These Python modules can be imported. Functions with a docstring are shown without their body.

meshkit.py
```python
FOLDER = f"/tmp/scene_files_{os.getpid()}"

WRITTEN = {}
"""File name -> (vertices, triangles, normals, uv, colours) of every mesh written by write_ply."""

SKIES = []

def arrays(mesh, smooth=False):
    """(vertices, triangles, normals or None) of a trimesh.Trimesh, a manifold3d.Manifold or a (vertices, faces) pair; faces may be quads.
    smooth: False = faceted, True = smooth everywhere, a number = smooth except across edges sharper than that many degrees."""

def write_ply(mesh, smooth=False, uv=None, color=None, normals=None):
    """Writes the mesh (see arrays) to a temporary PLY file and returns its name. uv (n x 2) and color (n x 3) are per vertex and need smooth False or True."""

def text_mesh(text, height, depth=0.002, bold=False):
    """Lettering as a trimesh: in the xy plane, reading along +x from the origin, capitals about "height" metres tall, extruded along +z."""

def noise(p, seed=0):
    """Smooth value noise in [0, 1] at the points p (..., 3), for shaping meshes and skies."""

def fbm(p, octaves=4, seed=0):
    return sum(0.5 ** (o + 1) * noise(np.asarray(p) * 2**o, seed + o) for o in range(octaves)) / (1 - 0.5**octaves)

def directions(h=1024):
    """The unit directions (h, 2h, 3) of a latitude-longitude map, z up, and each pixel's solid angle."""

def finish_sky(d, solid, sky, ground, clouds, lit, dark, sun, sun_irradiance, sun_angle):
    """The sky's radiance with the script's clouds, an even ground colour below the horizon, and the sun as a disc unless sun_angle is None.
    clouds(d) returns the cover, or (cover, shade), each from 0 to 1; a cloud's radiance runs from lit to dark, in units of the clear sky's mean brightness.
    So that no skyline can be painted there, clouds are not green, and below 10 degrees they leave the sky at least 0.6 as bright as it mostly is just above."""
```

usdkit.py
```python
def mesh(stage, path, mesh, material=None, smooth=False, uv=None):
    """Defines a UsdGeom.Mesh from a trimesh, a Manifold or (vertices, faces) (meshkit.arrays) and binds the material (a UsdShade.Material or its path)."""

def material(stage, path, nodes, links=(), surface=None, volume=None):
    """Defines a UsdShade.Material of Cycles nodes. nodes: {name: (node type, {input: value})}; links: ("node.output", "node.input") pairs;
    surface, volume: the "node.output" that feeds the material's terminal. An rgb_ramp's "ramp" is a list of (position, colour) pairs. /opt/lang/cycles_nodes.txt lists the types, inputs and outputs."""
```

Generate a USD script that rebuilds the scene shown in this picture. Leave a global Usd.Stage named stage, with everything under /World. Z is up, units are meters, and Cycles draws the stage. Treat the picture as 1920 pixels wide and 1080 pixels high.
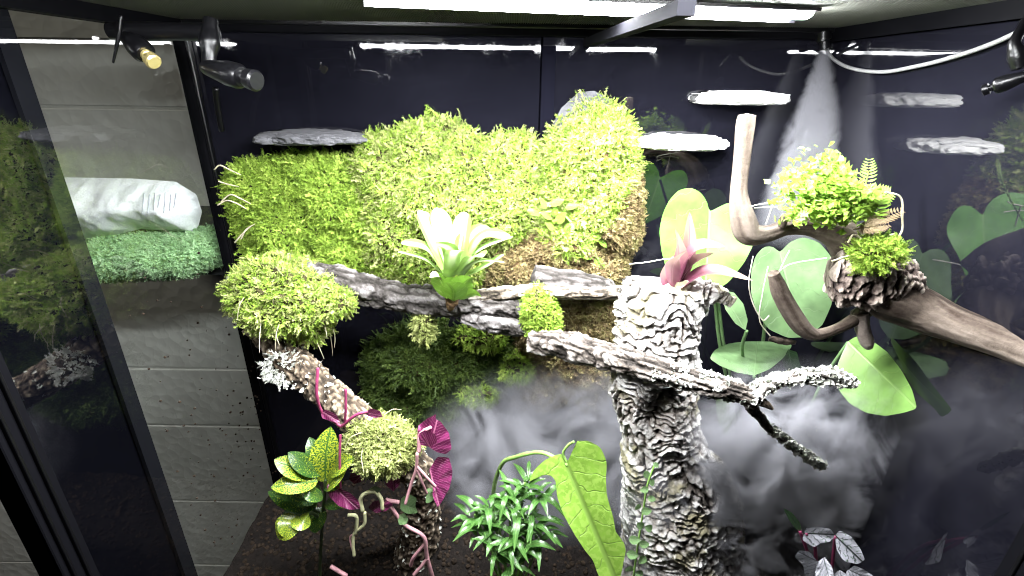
import math, random
import numpy as np, trimesh, usdkit, meshkit
from pxr import Usd, UsdGeom, UsdLux, UsdShade, Gf, Sdf, Vt
from scipy.spatial import Delaunay
from scipy.spatial.transform import Rotation
from shapely.geometry import Polygon, Point
import shapely

stage = Usd.Stage.CreateInMemory()
UsdGeom.SetStageUpAxis(stage, UsdGeom.Tokens.z); UsdGeom.SetStageMetersPerUnit(stage, 1)
UsdGeom.Xform.Define(stage, '/World'); UsdGeom.Scope.Define(stage, '/World/Looks')

# ------------------------------------------------------------------ camera
FPX, TH, RO, ZC = 926.0, math.radians(22.8), math.radians(0.8), 0.72
_r, _f, _u = np.array([1, 0, 0.]), np.array([0, math.cos(TH), -math.sin(TH)]), np.array([0, math.sin(TH), math.cos(TH)])
CR = math.cos(RO)*_r + math.sin(RO)*_u
CU = -math.sin(RO)*_r + math.cos(RO)*_u
cam = UsdGeom.Camera.Define(stage, '/World/camera')
cam.CreateHorizontalApertureAttr(36.0); cam.CreateVerticalApertureAttr(36.0*9/16)
cam.CreateFocalLengthAttr(36.0*FPX/1920); cam.CreateClippingRangeAttr(Gf.Vec2f(0.01, 50))
cam.CreateExposureAttr(1.0)
M4 = Gf.Matrix4d(*CR, 0, *CU, 0, *(-_f), 0, 0, 0, ZC, 1)
cam.AddTransformOp().Set(M4)

def at(px, py, Y):
    d = _f*FPX + CR*(px-960) + CU*(540-py)
    return np.array([0, 0, ZC]) + d*Y/d[1]
def atx(px, py, X):
    d = _f*FPX + CR*(px-960) + CU*(540-py)
    return np.array([0, 0, ZC]) + d*X/d[0]
def mpp(p):                                  # metres per photograph pixel at a point
    return float((np.asarray(p)-[0, 0, ZC]) @ _f)/FPX

# ------------------------------------------------------------------ lamps: the strip light is built with the tank top; the room's ceiling lamp is far behind
TUBE = 300.0
lamp = UsdLux.RectLight.Define(stage, '/World/room_lamp')
lamp.CreateWidthAttr(1.2); lamp.CreateHeightAttr(0.3); lamp.CreateIntensityAttr(5.0); lamp.CreateColorAttr(Gf.Vec3f(1.0, 0.95, 0.82))
lamp.AddTranslateOp().Set(Gf.Vec3d(-1.9, -0.3, 2.2)); lamp.AddRotateXYZOp().Set(Gf.Vec3f(25, 0, 0))
lamp.CreateNormalizeAttr(False)

XL, XR, YB, YF, ZT = -0.461, 0.439, 0.762, 0.365, 0.79

# ------------------------------------------------------------------ helpers
noise, fbm = meshkit.noise, meshkit.fbm
_names = {}
def numbered(parent, name):
    k = _names.get((parent, name), 0); _names[(parent, name)] = k+1
    return f'{parent}/{name}' if k == 0 else f'{parent}/{name}_{k:03d}'
def setdata(prim, label=None, cat=None, group=None, kind=None):
    for k, v in (('label', label), ('category', cat), ('group', group), ('kind', kind)):
        if v: prim.SetCustomDataByKey(k, v)
class Thing:
    def __init__(s, name, label, cat=None, base=(0, 0, 0), group=None, kind=None):
        s.path = numbered('/World', name); s.base = np.asarray(base, float)
        x = UsdGeom.Xform.Define(stage, s.path); x.AddTranslateOp().Set(Gf.Vec3d(*map(float, s.base)))
        s.prim = x.GetPrim(); setdata(s.prim, label, cat, group, kind)
    def add(s, name, mesh, mat, smooth=False, uv=None, under=None, label=None, kind=None, h=None):
        return put(numbered(under or s.path, name), mesh, mat, smooth, uv, s.base, label=label, kind=kind, h=h)
    def sub(s, name, label=None, kind=None):
        p = numbered(s.path, name); x = UsdGeom.Xform.Define(stage, p); setdata(x.GetPrim(), label, None, None, kind); return p
def put(path, mesh, mat, smooth=False, uv=None, base=(0, 0, 0), label=None, cat=None, group=None, kind=None, h=None):
    if isinstance(mesh, (tuple, list)): v, f = np.asarray(mesh[0], float), np.asarray(mesh[1], int)
    elif hasattr(mesh, 'to_mesh'): v, f, _ = meshkit.arrays(mesh)
    else: v, f = np.array(mesh.vertices), np.array(mesh.faces)
    m = usdkit.mesh(stage, path, (v-np.asarray(base), f), mat, smooth, uv)
    if h is not None:
        UsdGeom.PrimvarsAPI(m).CreatePrimvar('h', Sdf.ValueTypeNames.FloatArray, 'vertex').Set(Vt.FloatArray.FromNumpy(np.asarray(h, np.float32)))
    setdata(m.GetPrim(), label, cat, group, kind)
    return path
def single(name, mesh, mat, label, cat=None, group=None, kind=None, smooth=False, uv=None, h=None):
    return put(numbered('/World', name), mesh, mat, smooth, uv, label=label, cat=cat, group=group, kind=kind, h=h)
def join(*ms):
    V, Fc, n = [], [], 0
    for m in ms:
        v, f = (m[0], m[1]) if isinstance(m, (tuple, list)) else (m.vertices, m.faces)
        V.append(np.asarray(v)); Fc.append(np.asarray(f)+n); n += len(v)
    return np.vstack(V), np.vstack(Fc)
def box(a, b, bev=0.0):
    a, b = np.minimum(a, b).astype(float), np.maximum(a, b).astype(float)
    if bev <= 0:
        m = trimesh.creation.box(b-a); m.apply_translation((a+b)/2); return m
    pts = []
    for k in range(3):
        e = np.full(3, bev); e[k] = 0
        for s in np.ndindex(2, 2, 2): pts.append([(a[i]+e[i]) if s[i] == 0 else (b[i]-e[i]) for i in range(3)])
    return trimesh.convex.convex_hull(np.array(pts))
def catmull(P, n):
    P = np.asarray(P, float); m = len(P)
    if m == 2: return P[0]+(P[1]-P[0])*np.linspace(0, 1, n)[:, None]
    Q = np.vstack([2*P[0]-P[1], P, 2*P[-1]-P[-2]])
    t = np.linspace(0, m-1-1e-9, n); i = t.astype(int); t = (t-i)[:, None]
    a, b, c, d = Q[i], Q[i+1], Q[i+2], Q[i+3]
    return .5*((2*b)+(-a+c)*t+(2*a-5*b+4*c-d)*t*t+(-a+3*b-3*c+d)*t**3)
def frames(C):
    T = np.gradient(C, axis=0); T /= np.linalg.norm(T, axis=1, keepdims=True)+1e-12
    N = np.zeros_like(C); ref = np.array([0, 0, 1.]) if abs(T[0][2]) < .8 else np.array([0, -1., 0])
    N[0] = ref-T[0]*(ref@T[0]); N[0] /= np.linalg.norm(N[0])
    for i in range(1, len(C)):
        v = N[i-1]-T[i]*(N[i-1]@T[i]); N[i] = v/(np.linalg.norm(v)+1e-12)
    return T, N, np.cross(T, N)
def tube3(P, rad, nt=10, ns=None, disp=None, seed=0, flat=1.0):
    """P: 3D control points, rad: radii in metres. disp(s, x, y, theta) -> (metres, h)."""
    P = np.asarray(P, float); rad = np.asarray(rad, float)
    ns = ns or max(8, 6*len(P))
    A = catmull(np.column_stack([P, rad]), ns); C, r = A[:, :3], np.maximum(A[:, 3], 1e-4)
    s = np.concatenate([[0], np.cumsum(np.linalg.norm(np.diff(C, axis=0), axis=1))])
    T, N, B = frames(C); th = np.linspace(0, 2*np.pi, nt, endpoint=False)
    ct, st = np.cos(th), np.sin(th)
    S = np.repeat(s[:, None], nt, 1); X = r[:, None]*ct; Y = r[:, None]*st
    d, h = (disp(S+seed*3.1, X, Y, np.repeat(th[None], ns, 0)) if disp else (0*S, .5+0*S))
    rr = r[:, None]+d
    V = C[:, None]+rr[..., None]*(ct[None, :, None]*N[:, None]+flat*st[None, :, None]*B[:, None])
    V = V.reshape(-1, 3); i = np.arange(ns-1)[:, None]*nt; j = np.arange(nt)[None]; k = (j+1) % nt
    f = np.concatenate([np.stack([i+j, i+k, i+nt+k], -1).reshape(-1, 3), np.stack([i+j, i+nt+k, i+nt+j], -1).reshape(-1, 3)])
    e = len(V); V = np.vstack([V, C[0]-T[0]*r[0]*.25, C[-1]+T[-1]*r[-1]*.25]); j = j[0]; k = k[0] if k.ndim > 1 else k
    f = np.vstack([f, np.stack([np.full(nt, e), k, j], -1), np.stack([np.full(nt, e+1), (ns-1)*nt+j, (ns-1)*nt+k], -1)])
    return V, f[:, ::1], np.append(h.ravel(), [h[0].mean(), h[-1].mean()])
def tubep(pts, nt=10, ns=None, disp=None, seed=0, flat=1.0):
    """pts: (px, py, Y, radius in photograph pixels)"""
    P = [at(*p[:3]) for p in pts]
    return tube3(P, [p[3]*mpp(q) for p, q in zip(pts, P)], nt, ns, disp, seed, flat)
def nrm(v): v = np.asarray(v, float); return v/(np.linalg.norm(v)+1e-12)

# ------------------------------------------------------------------ materials
LK = '/World/Looks/'
def mat(name, nodes, links, surface='p.BSDF', volume=None): return usdkit.material(stage, LK+name, nodes, links, surface=surface, volume=volume)
def plain(name, col, rough=.5, spec=.5, metal=0., bump=0., bscale=200., var=0., vscale=30., coat=0.):
    n = {'p': ('principled_bsdf', dict(base_color=col, roughness=rough, specular_ior_level=spec, metallic=metal, coat_weight=coat))}; l = []
    if bump or var: n['g'] = ('geometry', {})
    if var:
        n['n'] = ('noise_texture', dict(scale=vscale, detail=5., roughness=.65)); c = np.array(col)
        n['r'] = ('rgb_ramp', {'ramp': [(.3, tuple(c*(1-var))), (.7, tuple(np.minimum(c*(1+var), .95)))]})
        l += [('g.position', 'n.vector'), ('n.fac', 'r.fac'), ('r.color', 'p.base_color')]
    if bump:
        n['bn'] = ('noise_texture', dict(scale=bscale, detail=4., roughness=.6)); n['b'] = ('bump', dict(strength=1., distance=bump))
        l += [('g.position', 'bn.vector'), ('bn.fac', 'b.height'), ('b.normal', 'p.normal')]
    return mat(name, n, l)
def barkmat(name, ramp, rough=.85, scale=220., bump=.0012, blotch=None, bscale=28.):
    n = {'g': ('geometry', {}), 'a': ('attribute', {'attribute': 'h'}), 'n': ('noise_texture', dict(scale=scale, detail=5., roughness=.7)),
         'm': ('math', dict(math_type='multiply_add', value2=.55, value3=-.27)), 'ad': ('math', dict(math_type='add')),
         'r': ('rgb_ramp', {'ramp': ramp}), 'b': ('bump', dict(strength=1., distance=bump)),
         'p': ('principled_bsdf', dict(roughness=rough, specular_ior_level=.25))}
    l = [('g.position', 'n.vector'), ('n.fac', 'm.value1'), ('m.value', 'ad.value1'), ('a.fac', 'ad.value2'), ('ad.value', 'r.fac'),
         ('n.fac', 'b.height'), ('b.normal', 'p.normal')]
    if blotch:
        n['n2'] = ('noise_texture', dict(scale=bscale, detail=4., roughness=.65)); n['r2'] = ('rgb_ramp', {'ramp': [(.53, (0, 0, 0)), (.62, (1, 1, 1))]})
        n['mx'] = ('mix', dict(mix_type='mix', color2=blotch)); l += [('g.position', 'n2.vector'), ('n2.fac', 'r2.fac'), ('r2.color', 'mx.fac'), ('r.color', 'mx.color1'), ('mx.color', 'p.base_color')]
    else: l.append(('r.color', 'p.base_color'))
    return mat(name, n, l)
def leafmat(name, base, vein, nv=9., k=.7, vw=.10, trans=.35, rough=.35, mott=None, mscale=14., edge=None, grad=None, midw=.012, bumpd=.0006, mth=.5, pale=None):
    """Veins drawn from the leaf's own (length, across) coordinates; mott = second colour in blotches; pale = colour of a band along the middle."""
    n = {'t': ('texture_coordinate', {}), 's': ('separate_xyz', {}), 'ab': ('math', dict(math_type='absolute')),
         'mul': ('math', dict(math_type='multiply_add', value2=-k)), 'sc': ('math', dict(math_type='multiply_add', value2=nv)), 'n3': ('noise_texture', dict(scale=7., detail=2.)), 'fr': ('math', dict(math_type='fraction')),
         'pp': ('math', dict(math_type='pingpong', value2=.5)), 'r': ('map_range', dict(range_type='smoothstep', from_min=0., from_max=vw, to_min=1., to_max=0.)),
         'mr': ('map_range', dict(range_type='smoothstep', from_min=midw*.5, from_max=midw*1.6, to_min=1., to_max=0.)), 'mx': ('math', dict(math_type='maximum')),
         'g': ('geometry', {}), 'n': ('noise_texture', dict(scale=60., detail=4.)), 'n2': ('noise_texture', dict(scale=mscale, detail=2., roughness=.5, distortion=.3)),
         'c0': ('rgb_ramp', {'ramp': [(.3, tuple(np.array(base)*.8)), (.7, tuple(np.array(base)*1.18))]}),
         'cv': ('mix', dict(mix_type='mix', color2=vein)), 'b': ('bump', dict(strength=.8, distance=bumpd, invert=True)),
         'p': ('principled_bsdf', dict(roughness=rough, specular_ior_level=.5)), 'tr': ('translucent_bsdf', {}), 'mc': ('mix_closure', dict(fac=trans))}
    l = [('t.UV', 's.vector'), ('s.y', 'ab.value1'), ('ab.value', 'mul.value1'), ('s.x', 'mul.value3'), ('mul.value', 'sc.value1'), ('t.UV', 'n3.vector'), ('n3.fac', 'sc.value3'), ('sc.value', 'pp.value1'),
         ('pp.value', 'r.value'), ('ab.value', 'mr.value'), ('r.result', 'mx.value1'), ('mr.result', 'mx.value2'), ('g.position', 'n.vector'), ('n.fac', 'c0.fac'),
         ('mx.value', 'cv.fac'), ('mx.value', 'b.height'), ('b.normal', 'p.normal')]
    c = 'c0.color'
    n.pop('fr')
    if grad:
        n['gr'] = ('map_range', dict(range_type='smoothstep', from_min=.25, from_max=.9)); n['cg'] = ('mix', dict(mix_type='mix', color2=grad))
        l += [('s.x', 'gr.value'), ('gr.result', 'cg.fac'), (c, 'cg.color1')]; c = 'cg.color'
    if pale:
        n['pl'] = ('map_range', dict(range_type='smoothstep', from_min=.035, from_max=.10, to_min=1., to_max=0.)); n['cp'] = ('mix', dict(mix_type='mix', color2=pale))
        n['pw'] = ('map_range', dict(range_type='smoothstep', from_min=.15, from_max=.65)); n['pm'] = ('math', dict(math_type='multiply'))
        l += [('ab.value', 'pl.value'), ('s.x', 'pw.value'), ('pl.result', 'pm.value1'), ('pw.result', 'pm.value2'), ('pm.value', 'cp.fac'), (c, 'cp.color1')]; c = 'cp.color'
    if mott:
        n['m2'] = ('map_range', dict(range_type='smoothstep', from_min=mth-.05, from_max=mth+.05)); n['cm'] = ('mix', dict(mix_type='mix', color2=mott))
        l += [('t.UV', 'n2.vector'), ('n2.fac', 'm2.value'), ('m2.result', 'cm.fac'), (c, 'cm.color1')]; c = 'cm.color'
    else: n.pop('n2')
    l += [(c, 'cv.color1'), ('cv.color', 'p.base_color'), ('cv.color', 'tr.color'), ('p.BSDF', 'mc.closure1'), ('tr.BSDF', 'mc.closure2')]
    return mat(name, n, l, 'mc.closure')
def mossmat(name, ramp, trans=.3, scale=45.):
    n = {'g': ('geometry', {}), 'n': ('noise_texture', dict(scale=scale, detail=4., roughness=.6)), 'o': ('object_info', {}),
         'm': ('math', dict(math_type='multiply_add', value2=.35, value3=-.17)), 'a': ('math', dict(math_type='add')),
         'r': ('rgb_ramp', {'ramp': ramp}), 'p': ('principled_bsdf', dict(roughness=.6, specular_ior_level=.3)), 'tr': ('translucent_bsdf', {}), 'mc': ('mix_closure', dict(fac=trans))}
    l = [('g.position', 'n.vector'), ('o.random', 'm.value1'), ('m.value', 'a.value1'), ('n.fac', 'a.value2'), ('a.value', 'r.fac'), ('r.color', 'p.base_color'), ('r.color', 'tr.color'),
         ('p.BSDF', 'mc.closure1'), ('tr.BSDF', 'mc.closure2')]
    return mat(name, n, l, 'mc.closure')

M = {}
M['black_glass'] = mat('black_glass', {'g': ('geometry', {}), 'n': ('noise_texture', dict(scale=5., detail=5., roughness=.6)), 'r': ('rgb_ramp', {'ramp': [(.35, (.0040, .0040, .0064)), (.75, (.0075, .0075, .0115))]}),
    'n2': ('noise_texture', dict(scale=26., detail=6., roughness=.75)), 'r2': ('map_range', dict(from_min=.55, from_max=.8, to_min=.03, to_max=.12)),
    'p': ('principled_bsdf', dict(ior=1.62))}, [('g.position', 'n.vector'), ('n.fac', 'r.fac'), ('r.color', 'p.base_color'), ('g.position', 'n2.vector'), ('n2.fac', 'r2.value'), ('r2.result', 'p.roughness')])
M['black_plastic'] = plain('black_plastic', (.0025, .0025, .003), .27, .28, bump=.0002, bscale=900)
M['black_rail'] = plain('black_rail', (.003, .003, .004), .6, .04)
M['seam'] = plain('seam', (.004, .004, .007), .9, .0)
M['pane'] = mat('pane', {'f': ('layer_weight', dict(blend=.5)), 'pw': ('math', dict(math_type='power', value2=5.)), 'ma': ('math', dict(math_type='multiply_add', value2=.87, value3=.125)), 't': ('transparent_bsdf', dict(color=(.93, .96, .94))), 'g': ('glossy_bsdf', dict(color=(1, 1, 1), roughness=.012)), 'm': ('mix_closure', {})},
    [('f.facing', 'pw.value1'), ('pw.value', 'ma.value1'), ('ma.value', 'm.fac'), ('t.BSDF', 'm.closure1'), ('g.BSDF', 'm.closure2')], 'm.closure')
M['screen'] = plain('screen_wire', (.055, .057, .048), .7, .1)
M['hood'] = plain('hood', (.03, .032, .026), .7)
M['diffuser'] = mat('diffuser', {'e': ('emission', dict(color=(.96, .98, 1.0), strength=TUBE))}, [], 'e.emission')
M['concrete'] = mat('concrete', {'g': ('geometry', {}), 'n': ('noise_texture', dict(scale=9., detail=6., roughness=.7)), 'r': ('rgb_ramp', {'ramp': [(.3, (.62, .61, .58)), (.7, (.74, .73, .70))]}),
    'v': ('noise_texture', dict(scale=26., detail=7., roughness=.62)), 'v2': ('voronoi_texture', dict(scale=42.)), 'vr': ('map_range', dict(from_min=.0, from_max=.28, to_min=0., to_max=.5)), 'ad': ('math', dict(math_type='add')),
    'b': ('bump', dict(strength=.6, distance=.0022)), 'p': ('principled_bsdf', dict(roughness=.75))},
    [('g.position', 'n.vector'), ('n.fac', 'r.fac'), ('r.color', 'p.base_color'), ('g.position', 'v.vector'), ('g.position', 'v2.vector'), ('v2.distance', 'vr.value'), ('v.fac', 'ad.value1'), ('vr.result', 'ad.value2'), ('ad.value', 'b.height'), ('b.normal', 'p.normal')])
M['mortar'] = plain('mortar', (.62, .61, .58), .9, bump=.002, bscale=60)
M['white_foam'] = plain('white_foam', (.80, .79, .76), .8, bump=.0015, bscale=90, var=.08, vscale=40)
M['dimmed_grey'] = plain('dimmed_grey', (.075, .075, .082), .85, bump=.002, bscale=60, var=.25, vscale=25)  # ledge foam darkened for weak light at the far left; bark knob shares it
M['magnet'] = plain('magnet', (.03, .03, .03), .5)
M['soil'] = plain('soil', (.006, .004, .003), .9, .2, bump=.004, bscale=130, var=.7, vscale=90)
M['crumb'] = plain('soil_crumb', (.020, .013, .008), .9, .2, bump=.001, bscale=500, var=.7, vscale=120)
M['brass'] = plain('brass', (.80, .66, .28), .3, metal=.85)
M['cable'] = plain('cable', (.22, .22, .22), .35)
M['bag'] = plain('bag_plastic', (.82, .83, .86), .35, .5, bump=.0012, bscale=55)
M['print'] = plain('bag_print', (.30, .31, .38), .6)
M['backing'] = plain('moss_backing', (.045, .040, .018), .95, .1, bump=.004, bscale=120, var=.7, vscale=60)
M['brown_backing'] = plain('brown_backing', (.12, .075, .04), .95, .1, bump=.006, bscale=90, var=.8, vscale=50)
M['moss'] = mossmat('moss_green', [(.15, (.09, .15, .018)), (.5, (.24, .37, .045)), (.85, (.42, .52, .11))])
M['moss_yellow'] = mossmat('moss_yellow', [(.15, (.15, .17, .05)), (.5, (.33, .38, .12)), (.85, (.54, .56, .26))])
M['moss_shaded'] = mossmat('moss_shaded', [(.15, (.02, .032, .008)), (.5, (.05, .085, .014)), (.85, (.11, .16, .03))])  # moss green darkened to stand for the shade under the log
M['moss_pale'] = mossmat('moss_pale', [(.15, (.34, .52, .28)), (.5, (.46, .68, .38)), (.85, (.60, .78, .50))])
M['moss_brown'] = mossmat('moss_brown', [(.15, (.06, .04, .018)), (.45, (.20, .145, .07)), (.7, (.30, .26, .11)), (.9, (.36, .36, .14))], .15)
M['lichen'] = plain('lichen', (.50, .51, .46), .85, .2, bump=.001, bscale=600, var=.25, vscale=200)
M['root'] = plain('pale_root', (.50, .47, .38), .6, var=.3, vscale=90)
M['wisp'] = plain('dry_wisp', (.42, .38, .26), .7, var=.4, vscale=60)
M['pinkstem'] = plain('pink_stem', (.42, .22, .24), .5, var=.3, vscale=70)
M['purplestem'] = plain('purple_stem', (.20, .03, .08), .45, var=.3, vscale=70)
M['palestem'] = plain('pale_stem', (.52, .52, .30), .5, var=.3, vscale=70)
M['greenstem'] = plain('green_stem', (.20, .36, .08), .45, var=.2, vscale=70)
M['fogstem'] = plain('hazed_stem', (.09, .16, .06), .6, var=.3, vscale=60)  # stem green darkened to suggest the haze over it
M['brokenwood'] = plain('broken_wood', (.55, .40, .22), .8, bump=.001, bscale=300, var=.35, vscale=140)
M['b_grey'] = barkmat('bark_grey', [(.0, (.014, .012, .01)), (.34, (.05, .044, .041)), (.6, (.13, .12, .118)), (.85, (.30, .285, .28))])
M['b_pale'] = barkmat('bark_pale', [(.0, (.025, .02, .015)), (.28, (.16, .13, .10)), (.5, (.44, .40, .36)), (.85, (.68, .65, .62))])
M['b_tan'] = barkmat('bark_tan', [(.0, (.018, .013, .009)), (.36, (.075, .055, .038)), (.58, (.19, .15, .105)), (.88, (.38, .33, .27))])
M['b_lich'] = barkmat('bark_lichen', [(.0, (.014, .011, .009)), (.34, (.07, .058, .049)), (.55, (.18, .16, .145)), (.85, (.38, .36, .34))])
M['b_cork'] = barkmat('bark_cork', [(.0, (.022, .018, .015)), (.2, (.085, .072, .062)), (.42, (.23, .205, .185)), (.66, (.39, .375, .36)), (.95, (.55, .54, .53))], blotch=(.22, .20, .13), bscale=16.)
M['b_drift'] = barkmat('driftwood_bark', [(.0, (.006, .004, .003)), (.34, (.032, .021, .015)), (.56, (.078, .060, .047)), (.9, (.15, .122, .10))], scale=160)
M['b_root'] = barkmat('root_bark', [(.0, (.012, .008, .007)), (.3, (.075, .055, .047)), (.55, (.22, .18, .155)), (.9, (.40, .35, .31))], scale=200)

# ------------------------------------------------------------------ the wall of concrete blocks behind the tank
wall = Thing('block_wall', 'grey concrete block wall seen through the clear glass left of the moss', 'wall', (-.6, 1.0, -.8), kind='structure')
rng = np.random.default_rng(3)
zs = [-.75, -.58, -.335, -.085, .081, .375, .662, .777, 1.11]
wall.add('mortar', box((-2.2, 1.0018, -.76), (.6, 1.15, 1.12)), M['mortar'])
for i in range(len(zs)-1):
    x = -2.57
    while x < .6:
        x1 = x+.4; dy = rng.uniform(-.001, .001)
        wall.add('concrete_block', box((max(x, -2.2)+.0022, 1.0+dy, zs[i]+.0022), (min(x1, .6)-.0022, 1.10, zs[i+1]-.0022), .0022), M['concrete']); x = x1

# ------------------------------------------------------------------ the tank
tank = Thing('glass_terrarium', 'black framed terrarium of dark glass panels holding the planted branches', 'terrarium', ((XL+XR)/2, .55, -.02))
SX = at(1013, 180, YB)[0]
tank.add('back_panel', box((XL, YB, -.05), (SX-.0015, YB+.006, ZT)), M['black_glass'])
tank.add('back_panel', box((SX+.0015, YB, -.05), (XR, YB+.006, ZT)), M['black_glass'])
tank.add('back_seam', box((SX-.003, YB+.0065, -.05), (SX+.003, YB+.010, ZT)), plain('matt_seam', (.002, .002, .003), .95, .0))
tank.add('seam_strip', box((SX+.001, YB-.0015, .28), (SX+.020, YB-.0003, .765)), M['seam'])
tank.add('right_panel', box((XR, .292, -.05), (XR+.006, YB, ZT)), M['black_glass'])
tank.add('left_pane', (np.array([[XL, YF, -.05], [XL, YB, -.05], [XL, YB, ZT], [XL, YF, ZT]]), np.array([[0, 1, 2], [0, 2, 3]])), M['pane'])
bk = plain('backing_card', (.0018, .0018, .003), .9, .0)
tank.add('black_card', box((XL-.010, YF, -.05), (XL-.004, .482, ZT)), bk)
tank.add('black_card', box((XL-.008, .492, -.05), (XL-.003, .512, ZT)), plain('backing_strip', (.006, .006, .008), .8, .03))
tank.add('black_card', box((XL-.014, .476, -.05), (XL-.0105, .500, ZT)), bk)  # unseen filler added behind the gap to keep it dark
tank.add('corner_post', box((XL-.012, YB-.006, -.05), (XL+.007, YB+.012, ZT), .001), M['black_rail'])
tank.add('corner_bead', box((XL+.0071, YB-.010, -.05), (XL+.012, YB-.0003, ZT-.016), .001), M['black_plastic'])
for sx, x, yf in ((1, XL, YF), (-1, XR, .292)):
    tank.add('front_post', box((x-.014, yf-.020, -.05), (x+.012, yf+.012, ZT), .001), M['black_rail'])
    tank.add('door_track', box((x+sx*.0121, yf-.014, -.05), (x+sx*.016, yf-.011, ZT), .0005), M['black_plastic'])
    tank.add('door_track', box((x+sx*.0121, yf-.001, -.05), (x+sx*.016, yf+.002, ZT), .0005), M['black_plastic'])
    tank.add('side_rail', box((x-.010, YF+.01, ZT-.016), (x+sx*.010+.0, YB-.013, ZT+.01), .001), M['black_rail'])
tank.add('back_rail', box((XL+.0005, YB-.012, ZT-.014), (XR, YB-.0004, ZT+.01), .001), M['black_rail'])
tank.add('back_rail_lip', box((XL+.012, YB-.016, ZT-.005), (XR-.011, YB-.0122, ZT+.004), .001), M['black_plastic'])
# mesh screen: real wires, with the dark hood over them
W = []
for x in np.arange(XL+.012, XR-.01, .003): W.append(box((x-.0004, .40, ZT), (x+.0004, YB-.016, ZT+.0008)))
for y in np.arange(.40, YB-.016, .003): W.append(box((XL+.012, y-.0004, ZT+.0009), (XR-.012, y+.0004, ZT+.0017)))
tank.add('mesh_screen', join(*W), M['screen'], kind='stuff')
tank.add('hood', box((XL-.01, .38, ZT+.03), (XR+.01, YB+.01, ZT+.036)), M['hood'])
# cross bar under the screen
ba, bb = at(1212, -6, .40), at(1068, 58, .735)
ba[2] = bb[2] = ZT-.008
def bar(a, b, w, hgt):
    d = nrm(b-a); s = nrm(np.cross(d, [0, 0, 1]))*w/2; t = np.array([0, 0, hgt/2])
    v = np.array([p+i*s+j*t for p in (a, b) for i, j in ((-1, -1), (1, -1), (1, 1), (-1, 1))])
    return trimesh.convex.convex_hull(v)
tank.add('cross_bar', bar(np.array([.118, .39, ZT-.022]), np.array([.098, YB-.017, ZT-.022]), .013, .010), plain('matt_black', (.004, .004, .005), .9, .02))

# ------------------------------------------------------------------ strip light under the screen
sa, sb = np.array([-.128, .485, ZT-.0045]), np.array([.290, .565, ZT-.0045])
def strip_light(sa, sb, label, em, lip):
    strip = Thing('strip_light', label, 'lamp', (sa+sb)/2, None)
    d = nrm(sb-sa); sd = nrm(np.cross([0, 0, 1], d)); th = np.linspace(np.pi, 2*np.pi, 9); prof = [(math.cos(t)*.013, math.sin(t)*.0055) for t in th]
    V = np.array([p+sd*x+np.array([0, 0, z]) for p in (sa, sb) for x, z in prof]); n = len(prof)
    Fc = [[i, i+1, n+i+1] for i in range(n-1)]+[[i, n+i+1, n+i] for i in range(n-1)]+[[n-1, 0, n], [n-1, n, 2*n-1]]+[[0, i+1, i] for i in range(1, n-1)]+[[n, n+i, n+i+1] for i in range(1, n-1)]
    strip.add('diffuser', (V, np.array(Fc)), em)
    z2 = np.array([0, 0, .002]); strip.add('housing', bar(sa-d*.004+z2, sb+d*.004+z2, .034, .003), M['black_plastic'])
    if lip: q = sd*.0185+np.array([0, 0, -.0022]); strip.add('reflector_lip', bar(sa-d*.004+q, sb+d*.004+q, .0015, .0090), M['black_plastic'])  # lip added to shade the upper back panel and block the strip's mirror image
em2 = mat('diffuser_front', {'e': ('emission', dict(color=(.96, .98, 1.0), strength=TUBE*.6))}, [], 'e.emission')
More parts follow.
